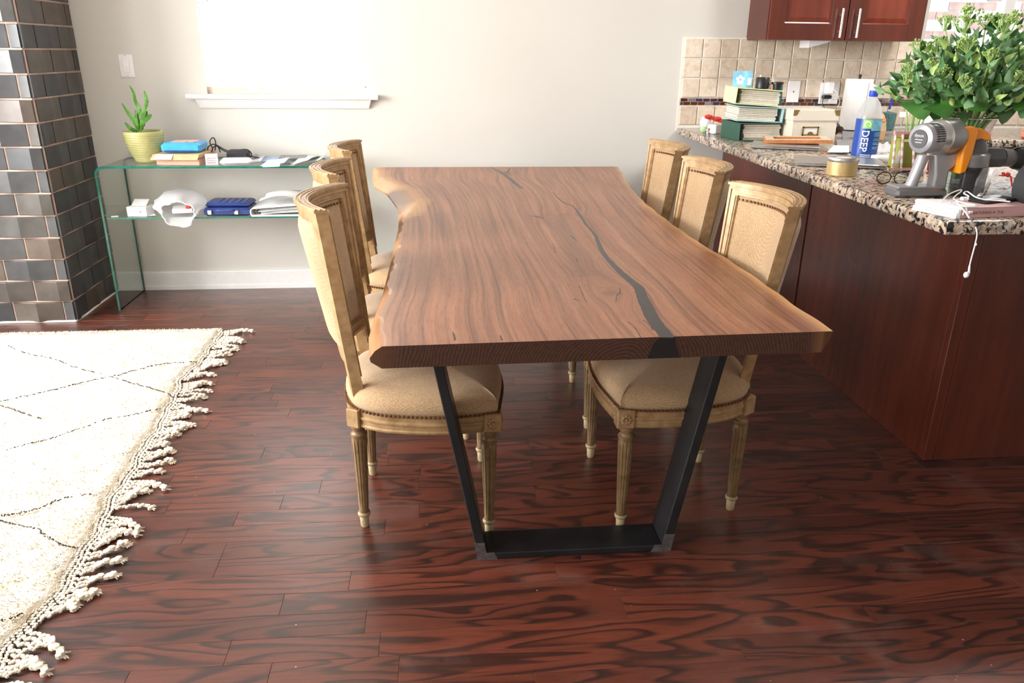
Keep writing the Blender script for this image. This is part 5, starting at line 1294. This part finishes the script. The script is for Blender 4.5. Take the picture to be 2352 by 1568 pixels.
# handheld vacuum cleaner
VY = 2.30
vc = thing('handheld_vacuum', 'silver and orange handheld vacuum cleaner standing on the granite counter', 'vacuum cleaner', (1.55, VY, GZ))
def q3(px, py, dy=0): return Q(px, py, VY+dy)
def slabprof(pts, y0, y1, name, mat, bev=.004, par=None): 
    ps = [Q(a, b, VY) for a, b in pts]; mb = MB(); mb.loft([[V((p.x, VY+y0, max(GZ, p.z))) for p in ps], [V((p.x, VY+y1, max(GZ, p.z))) for p in ps]], True, True); return mb.build(name, mat, par or vc, bevel=bev, smooth=40)
MB().cbox((1.485, VY, GZ+.0145), (.165, .085, .029), 0, ch=.008).build('battery_base', 'gray2', vc, smooth=30)
MB().cbox((1.485, VY, GZ+.030), (.15, .07, .006), 0, ch=.002).build('battery_top', 'gray', vc, smooth=30)
g0, g1 = V((1.468, VY, GZ+.028)), V((1.492, VY, GZ+.125)); mb = MB(); rings = []
for i in range(7):
    p = g0.lerp(g1, i/6); w_ = .0185-.002*sin(pi*i/6); rings.append([p+V((w_*cos(a), .019*sin(a), 0)) for a in [2*pi*j/20 for j in range(20)]])
mb.loft(rings, True, True).build('grip', 'gray', vc, smooth=40)
slabprof([(2140, 335), (2168, 352), (2202, 345), (2196, 372), (2172, 390), (2163, 438), (2140, 446), (2132, 440), (2140, 400)], -.020, .020, 'rear_strut', 'gray', .006)
# motor housing: axis runs right and slightly away
ax = V((1, .35, .03)).normalized(); m0 = V((1.440, VY-.045, GZ+.178))
Rm = ax.to_track_quat('Z', 'Y').to_matrix().to_4x4()
MB().lathe([(.030, 0), (.041, .004), (.045, .012), (.045, .060)], m0, 40, M_=Rm).build('motor_cap', 'gray', vc, smooth=40)
MB().lathe([(.0465, .056), (.050, .070), (.053, .074), (.053, .084), (.050, .086)], m0, 40, M_=Rm).build('chrome_ring', 'silver', vc, smooth=40)
MB().lathe([(.0515, .082), (.0535, .10), (.0535, .140), (.051, .146)], m0, 40, M_=Rm).build('motor_housing', 'gray2', vc, smooth=40)
badge = MB().lathe([(.0275, -.0016), (.0275, .0006), (.001, .0006)], m0+ax*-.001, 30, M_=Rm).build('badge', 'dgray', vc, smooth=40)
ex = V((ax.y, -ax.x, 0)).normalized()*-1; ex = V((0,0,1)).cross(-ax).normalized(); ez = (-ax).cross(ex).normalized()
if ez.z < 0: ez = -ez
bo = m0-ax*.0032
text_mb('dyson', .0135, lambda x, y: bo+ex*(x-.0165)+ez*(y+.006)).build('lettering', 'paper', badge)
for dz, hw in ((-.003, .013), (-.011, .011)): MB().add([bo+ex*-hw+ez*dz, bo+ex*hw+ez*dz, bo+ex*hw+ez*(dz+.002), bo+ex*-hw+ez*(dz+.002)], [(0,1,2,3)]).build('text_line', 'paper', badge)
vt = MB()
for k in range(9):
    for s_ in (0, 1):
        a = -.55+k*.17  # slots facing the camera, two columns
        for _ in range(1):
            pc2 = [m0+Rm.to_3x3() @ V((.0458*cos(b), .0458*sin(b), z_)) for b, z_ in ((a, .020+s_*.018), (a+.10, .020+s_*.018), (a+.10, .034+s_*.018), (a, .034+s_*.018))]
            vt.add(pc2, [(0,1,2,3)])
# choose slot bearing towards the room
rot = Matrix.Rotation(0, 4, 'Z'); 
def bearing(a): return (Rm.to_3x3() @ V((cos(a), sin(a), 0)))
best = min((abs((bearing(i*.05)-V((.25, -.8, .55)).normalized()).length), i*.05) for i in range(126))[1]
vt = MB()
for k in range(10):
    for s_ in (0, 1):
        a = best-.75+k*.155
        vt.add([m0+Rm.to_3x3() @ V((.0459*cos(b), .0459*sin(b), z_)) for b, z_ in ((a, .018+s_*.019), (a+.095, .018+s_*.019), (a+.095, .035+s_*.019), (a, .035+s_*.019))], [(0,1,2,3)])
vt.build('vent_slots', 'vent', vc, fix=False)
# orange collar and catch
oc = MB(); o0 = m0+ax*.146
slabprof([(2192, 287), (2222, 288), (2226, 300), (2214, 352), (2198, 392), (2182, 396), (2190, 350), (2199, 320)], -.045, .045, 'orange_collar', 'orange', .006)
mb = MB(); mb.loft([[q3(a, b) + V((0, dy, 0)) for a, b in ((2214, 292), (2244, 293), (2262, 304), (2266, 322), (2212, 320))] for dy in (-.028, .030)], True, True); mb.build('orange_catch', 'orange', vc, bevel=.006, smooth=40)
MB().lathe([(.042, .110), (.045, .118), (.040, .150), (.030, .172), (.028, .178)], (1.650, VY, GZ), 32).build('cyclone_top', 'dgray', vc, smooth=40)
MB().lathe([(.050, .092), (.052, .096), (.052, .128), (.044, .134)], (1.650, VY, GZ), 32).build('cyclone_body', 'gray2', vc, smooth=40)
MB().lathe([(.046, .001), (.049, .006), (.050, .092)], (1.655, VY, GZ), 36).build('dust_bin', 'smoke', vc, smooth=40)
MB().lathe([(.020, .004), (.022, .05), (.034, .085), (.034, .092)], (1.655, VY, GZ), 24).build('inner_cyclone', 'dgray', vc, smooth=40)
noz = MB(); A0, A1 = V((1.695, VY, GZ+.118)), V((1.80, VY+.02, GZ+.112))
MB().tube([A0-V((.03, 0, 0)), A0+V((.05, 0, 0))], .033, 6).build('inlet_block', 'dgray', vc, bevel=.003)
MB().tube([A0+V((.045, 0, 0)), A1], [.029, .026], 24).build('inlet_tube', 'dgray', vc, smooth=40)
MB().tube([A1, A1+V((.012, 0, 0)), A1+V((.03, .0, 0)), A1+V((.16, .01, -.005))], [.027, .034, .036, .040], 24).build('nozzle', 'black', vc, smooth=40)
MB().tube([A1+V((.035, 0, 0)), A1+V((.043, 0, 0))], .041, 24).build('nozzle_ring', 'gray2', vc, smooth=40)
# vase and sedum
va = V((1.775, 2.52, GZ)); vs = thing('glass_vase', 'tapered clear glass vase holding the large green bouquet', 'vase', va)
MB().lathe([(.036, 0), (.040, .006), (.046, .06), (.060, .15), (.078, .215), (.081, .222), (.078, .222), (.057, .15), (.043, .06), (.037, .012), (.001, .010)], va, 40).build('glass_body', 'vase', vs, smooth=60)
MB().lathe([(.0795, .219), (.083, .222), (.0795, .225)], va, 40, caps=False).build('rim', 'chrome', vs, smooth=40)
bq = thing('sedum_bouquet', 'large bushy bouquet of green sedum stems with fleshy leaves and lime buds', 'plant', va+V((0, 0, .012)))
def leaf_mesh(L, W_, cup, mat):
    mb = MB(); n = 6
    for v in ():
        pass
    def fn(u, v):
        w_ = W_*(sin(pi*min(1, .06+v*.94)**.8)*(1-.1*v))*(1 if v < .98 else .3); x = (u-.5)*w_
        return V((x, L*v, cup*(x/W_*2)**2*W_+L*.18*v*v*(-1)))
    mb.grid(fn, 4, n); mb.v = mb.v; 
    k = len(mb.v); mb.v += [(p[0], p[1], p[2]-.0012) for p in mb.v[:k]]; mb.f += [tuple(i+k for i in reversed(f)) for f in mb.f]; mb.mi = [0]*len(mb.f)
    return mb.mesh('leaf', mat, smooth=80, fix=False)
lms = [leaf_mesh(.060, .040, .5, 'leaf'), leaf_mesh(.050, .033, .45, 'leaf2'), leaf_mesh(.074, .054, .6, 'leafd'), leaf_mesh(.042, .024, .5, 'leaf2'), leaf_mesh(.066, .040, .4, 'leaf')]
def cluster_mesh(seed, R):
    rnd = random.Random(seed); mb = MB()
    for k in range(11):
        a = rnd.uniform(0, 2*pi); e = rnd.uniform(.1, 1.1); d = V((cos(a)*sin(e), sin(a)*sin(e), cos(e)))*R*rnd.uniform(.7, 1.05)
        mb.tube([V((0, 0, -R*.4)), d], .0011, 4)
        for q in range(6): mb.ball(d+V((rnd.uniform(-1, 1), rnd.uniform(-1, 1), rnd.uniform(-.6, 1)))*.0075, rnd.uniform(.0022, .0040), 5)
    return mb.mesh('flower_cluster', 'bud', smooth=80, fix=False)
cms = [cluster_mesh(3, .030), cluster_mesh(4, .036), cluster_mesh(5, .026)]
rb = random.Random(21); leaves = 0
tips = []
for k in range(34):
    a = k*2.39996+.3; f = ((k+.5)/34)**.55; e = f*1.12
    R_ = rb.uniform(.255, .315) if e > .5 else rb.uniform(.30, .345)
    tips.append(V((sin(e)*cos(a)*R_*1.12, sin(e)*sin(a)*R_*.82, .20+cos(e)*R_*1.0)))
for k, tp in enumerate(tips):
    b0 = va+V((rb.uniform(-.025, .025), rb.uniform(-.02, .02), .02)); mid = va+V((tp.x*.18, tp.y*.18, .20)); tip = va+tp
    ps = spl([b0, mid, mid.lerp(tip, .55)+V((0, 0, .012)), tip], 6)
    st = MB().tube(ps, [.0042-.0020*i/(len(ps)-1) for i in range(len(ps))], 6).build('stem', 'stem', bq, smooth=True)
    n = 8
    for q in range(n):
        if leaves >= 296: break
        t = .47+.49*q/(n-1); i = min(len(ps)-2, int(t*(len(ps)-1))); p = ps[i].lerp(ps[i+1], t*(len(ps)-1)-i); d = (ps[i+1]-ps[i]).normalized()
        ang = q*2.4+rb.uniform(-.4, .4); s_ = d.orthogonal().normalized(); s_ = Matrix.Rotation(ang, 3, d) @ s_
        out = (s_+d*rb.uniform(.25, .75)).normalized(); rt_ = d.cross(out).normalized() if d.cross(out).length > .1 else V((1, 0, 0)); nn = rt_.cross(out)
        mm_ = Matrix((rt_, out, nn)).transposed().to_4x4(); big = t < .62
        me_ = lms[rb.choice([2, 0, 4, 2] if big else [1, 3, 0, 1])]; sc_ = rb.uniform(.85, 1.25)*(1.1 if big else .8)
        o = bpy.data.objects.new('leaf', me_); col.objects.link(o); o.parent = bq; mm_.translation = p-bq.location; o.matrix_local = mm_ @ Matrix.Scale(sc_*1.12, 4); leaves += 1
    o = part('flower_cluster', cms[k % 3], bq, tip-bq.location, (rb.uniform(-.3, .3), rb.uniform(-.3, .3), rb.uniform(0, 6))); o.scale = (1.1,)*3 if tp.z > .4 else (.85,)*3
small = MB()
src = [[tuple(v.co) for v in lms[3].vertices], [tuple(p.vertices) for p in lms[3].polygons]]
for k in range(420):
    a = rb.uniform(0, 2*pi); e = rb.uniform(.0, 1.0)**.6*1.25; R_ = rb.uniform(.17, .29)
    c_ = va+V((sin(e)*cos(a)*R_*1.12, sin(e)*sin(a)*R_*.82, max(.25, .20+cos(e)*R_))); d = (c_-va-V((0, 0, .12))).normalized()
    q_ = d.to_track_quat('Y', 'Z').to_matrix().to_4x4() @ Matrix.Rotation(rb.uniform(0, 6.28), 4, 'Y') @ Matrix.Rotation(rb.uniform(-.9, .9), 4, 'X')
    s_ = rb.uniform(.7, 1.15); small.add([c_+(q_ @ (V(p)*s_)) for p in src[0]], src[1], rb.choice([0, 0, 1, 2]))
tag(small.build('small_leaves', ['leaf', 'leaf2', 'bud'], bq, smooth=80, fix=False), kind='stuff')
# small vase with a few stems
v2 = V((1.735, 2.98, GZ)); t = thing('small_vase', 'small clear glass tumbler of cut stems behind the vacuum', 'vase', v2)
MB().lathe([(.026, 0), (.028, .004), (.034, .11), (.035, .16), (.033, .16), (.027, .01), (.001, .008)], v2+V((.17, .05, 0)), 28).build('glass_body', 'clear', t, smooth=50)
for k in range(6): MB().tube([v2+V((.17+rb.uniform(-.012, .012), .05, .01)), v2+V((.17+rb.uniform(-.05, .05), .05+rb.uniform(-.02, .02), .235))], .0035, 6).build('cut_stem', 'stem', t, smooth=True)
# clear bag with red twist
cb = thing('clear_bag', 'clear plastic bag with a red twist ribbon near the vase', 'bag', (1.82, 2.40, GZ))
a_, b2, c2, d2 = P(2205, 462, GZ), P(2350, 462, GZ), P(2350, 385, GZ), P(2262, 382, GZ); mb = MB()
def fnb(u, v):
    p = a_.lerp(b2, u).lerp(d2.lerp(c2, u), v); e = min(1, min(u, 1-u, v, 1-v)*4)
    return V((p.x, p.y, GZ+.002+e*(.008+.012*(mn.noise(V((u*5, v*5, 1)))+.4))))
mb.grid(fnb, 30, 24); mb.build('bag_film', 'plastic_clear', cb, smooth=80)
mb = MB(); rc = P(2322, 405, GZ+.03)
for k in range(7): mb.ball(rc+V((rb.uniform(-.028, .028), rb.uniform(-.012, .012), rb.uniform(-.012, .010))), rb.uniform(.004, .009), 7)
mb.tube([rc, rc+V((.004, -.01, -.03))], .003, 6); mb.tube([rc, rc+V((-.045, 0, .004))], .0022, 6); mb.build('red_ribbon', 'red', cb, smooth=True)
mb = MB().tube(spl([P(2278, 392, GZ+.03), P(2272, 408, GZ+.02), P(2262, 432, GZ+.012), P(2248, 452, GZ+.008)], 6), [.0065]*19, 8); tag(mb.build('drinking_straw', 'paper', origin=P(2248, 452, GZ), smooth=True), 'thick white paper tube lying on the clear bag', 'tube')
# book, phone, earphones
bk = thing('paperback_book', 'dusty pink paperback lying at the granite corner, pages to the left', 'book', (1.50, 2.05, GZ))
ba, bb_, bc2, bd_ = P(2212, 508, GZ), P(2335, 492, GZ), P(2300, 455, GZ), P(2122, 480, GZ)
ba, bb_, bd_ = V((1.402, 1.945, GZ)), V((1.640, 1.975, GZ)), V((1.375, 2.075, GZ)); bc2 = bb_+(bd_-ba)
def quad(pts, z0, z1, nm, mat, par, bev=.0008): mb = MB(); mb.loft([[V((p.x, p.y, z)) for p in pts] for z in (z0, z1)], True, True); return mb.build(nm, mat, par, bevel=bev)
quad([ba, bb_, bc2, bd_], GZ, GZ+.0015, 'back_cover', 'pink', bk); quad([ba, bb_, bc2, bd_], GZ+.0275, GZ+.029, 'front_cover', 'pink', bk)
ux_ = (bb_-ba).normalized(); uy_ = (bd_-ba).normalized()
spn = quad([ba, bb_, bb_+uy_*.002, ba+uy_*.002], GZ+.0015, GZ+.0275, 'spine', 'pink', bk)
quad([ba+ux_*.0+uy_*.003, bb_-ux_*.004+uy_*.003, bc2-ux_*.004-uy_*.004, bd_-ux_*.001-uy_*.004], GZ+.0018, GZ+.0272, 'page_block', 'paper', bk)
nn_ = V((ux_.y, -ux_.x, 0)); so = ba+nn_*.0008
text_mb('ELIF BATUMAN \u2736 THE', .0125, lambda x, y: so+ux_*(x+.010)+V((0, 0, .010+y*1.0))).build('lettering', flat('brown_print', (.16, .08, .07), .5), spn)
ns = thing('loose_notepad', 'stack of bright white pages fanned over the left end of the pink book', 'paper', (1.37, 2.03, GZ))
for k, (dx, dy, r) in enumerate(((0, 0, .0), (.003, .002, .03), (.006, .0, -.03), (.008, .004, .05), (.012, .002, .0))):
    pts = [ba+ux_*(-.016+dx)+uy_*(.000+dy), ba+ux_*(.055)+uy_*(.004), ba+ux_*(.050)+uy_*(.120), ba+ux_*(-.034+dx)+uy_*(.135+dy)]
    if k < 4:
        pts[1] = ba+ux_*(-.0015)+uy_*.0; pts[2] = bd_+ux_*(-.0015)+uy_*.0
    zb = GZ+k*.0075 if k < 4 else GZ+.0295
    quad(pts, zb, zb+(.007 if k < 4 else .0015), 'page', 'paper', ns)
ph = thing('mobile_phone', 'dark mobile phone lying on the pink book', 'phone', (1.55, 2.06, GZ+.030)); pc3 = V((1.555, 2.045, GZ+.0295))
MB().cbox(pc3+V((0, 0, .004)), (.135, .066, .008), .32, ch=.003).build('phone_body', 'black', ph, smooth=30); MB().cbox(pc3+V((0, 0, .0083)), (.128, .060, .0008), .32).build('screen', 'phone', ph)
ep = thing('earphones', 'white wired earphones on the pink book, one bud hanging off the counter', 'earphones', (1.48, 2.03, GZ+.04))
EZ = GZ+.040
def ecord(pts): return MB().tube(spl(pts, 7), .0019, 7).build('cord', 'white', ep, smooth=True)
ecord([P(2160, 464, EZ), P(2180, 446, EZ+.004), P(2205, 436, EZ+.01), P(2207, 440, EZ+.006), P(2190, 456, EZ), P(2215, 466, EZ), P(2240, 470, EZ)])
ecord([P(2170, 462, EZ), P(2200, 458, EZ), P(2225, 452, EZ+.003), P(2214, 444, EZ+.008), P(2222, 440, EZ+.01), P(2240, 452, EZ+.004), P(2262, 458, EZ), P(2290, 460, EZ), P(2320, 463, EZ-.001)])
ecord([P(2262, 458, EZ), P(2285, 456, EZ+.003), P(2310, 459, EZ)])
ecord([P(2228, 488, GZ+.034), P(2222, 492, GZ+.033), V((1.410, 1.943, GZ+.029)), V((1.402, 1.939, GZ+.012))])
hang = [P(2196, 463, EZ), P(2205, 473, GZ+.036), P(2216, 485, GZ+.034), P(2226, 500, GZ+.032)]
yq = 1.912
hang += [Q(2237, 513, yq+.006), Q(2244, 535, yq-.004), Q(2240, 560, yq), Q(2232, 590, yq), Q(2227, 610, yq)]
ecord(hang)
e1 = Q(2227, 610, yq); e2 = Q(2225, 628, yq); MB().tube([e1, e2], [.0026, .0034], 8).build('bud_stem', 'white', ep, smooth=True); MB().ball(Q(2219.5, 631, yq), .0090, 12, sq=(.85, .8, 1.0)).build('ear_bud', 'white', ep, smooth=True)
MB().ball(Q(2241, 561, yq), .0036, 8, sq=(1, 1, 1.3)).build('slider', 'white', ep, smooth=True)
MB().cbox(P(2229, 487, GZ+.033), (.012, .008, .005), .3, ch=.001).build('plug', 'white', ep)
ball_ = MB(); 
for k in range(5): ball_.ball(P(2208+k*3, 458, EZ)+V((0, rb.uniform(-.004, .004), .002)), .006, 8)
ball_.build('cord_bundle', 'white', ep, smooth=True)
# black curved headband at the right edge
hb = thing('headphone_band', 'large matte black curved headband cropped at the right edge of the counter', 'headphones', (1.66, 2.03, GZ))
mb = MB(); cx, cz, R_ = 1.690, GZ+.072, .098; rings = []
for k in range(19):
    a = radians(60+k*(230/18)); wd = .030
    c_ = V((cx+R_*.80*cos(a), 2.02, cz+R_*sin(a)*.86)); c_.z = max(c_.z, GZ+.004); n_ = V((cos(a), 0, sin(a)))
    rings.append([c_+V((0, -wd, 0)), c_+V((0, wd, 0)), c_+V((0, wd, 0))-n_*.008, c_+V((0, -wd, 0))-n_*.008])
mb.loft(rings, True, True).build('band', 'blackmat', hb, smooth=50)
MB().ball((cx+.03, 2.04, cz-.012), .056, 24, sq=(1, .5, 1)).build('ear_pad', flat('olive_black_lining', (.03, .028, .015), .3), hb, smooth=True)
# things on the far counter at right
ps_ = thing('pink_soap_bottle', 'small pink bottle standing on the back counter under the window', 'bottle', (3.05, 4.25, GZ)); c_ = V((3.10, 4.25, GZ))
MB().lathe([(.032, 0), (.036, .004), (.036, .09), (.020, .11), (.016, .125)], c_, 20).build('bottle_body', 'pinkw', ps_, smooth=40); MB().lathe([(.017, .12), (.017, .145), (.001, .147)], c_, 16).build('cap', 'pink', ps_, smooth=40)
sp_ = thing('sponge', 'coral pink sponge on the back counter at the right edge', 'sponge', (3.28, 4.12, GZ)); MB().cbox((3.22, 4.02, GZ+.02), (.12, .08, .04), .2, ch=.008).build('sponge_body', flat('coral_sponge', (.75, .30, .20), .9, bmp=.5, scale=120), sp_, smooth=40); MB().cbox((3.22, 4.02, GZ+.042), (.118, .078, .006), .2, ch=.002).build('scour_layer', 'coral', sp_)
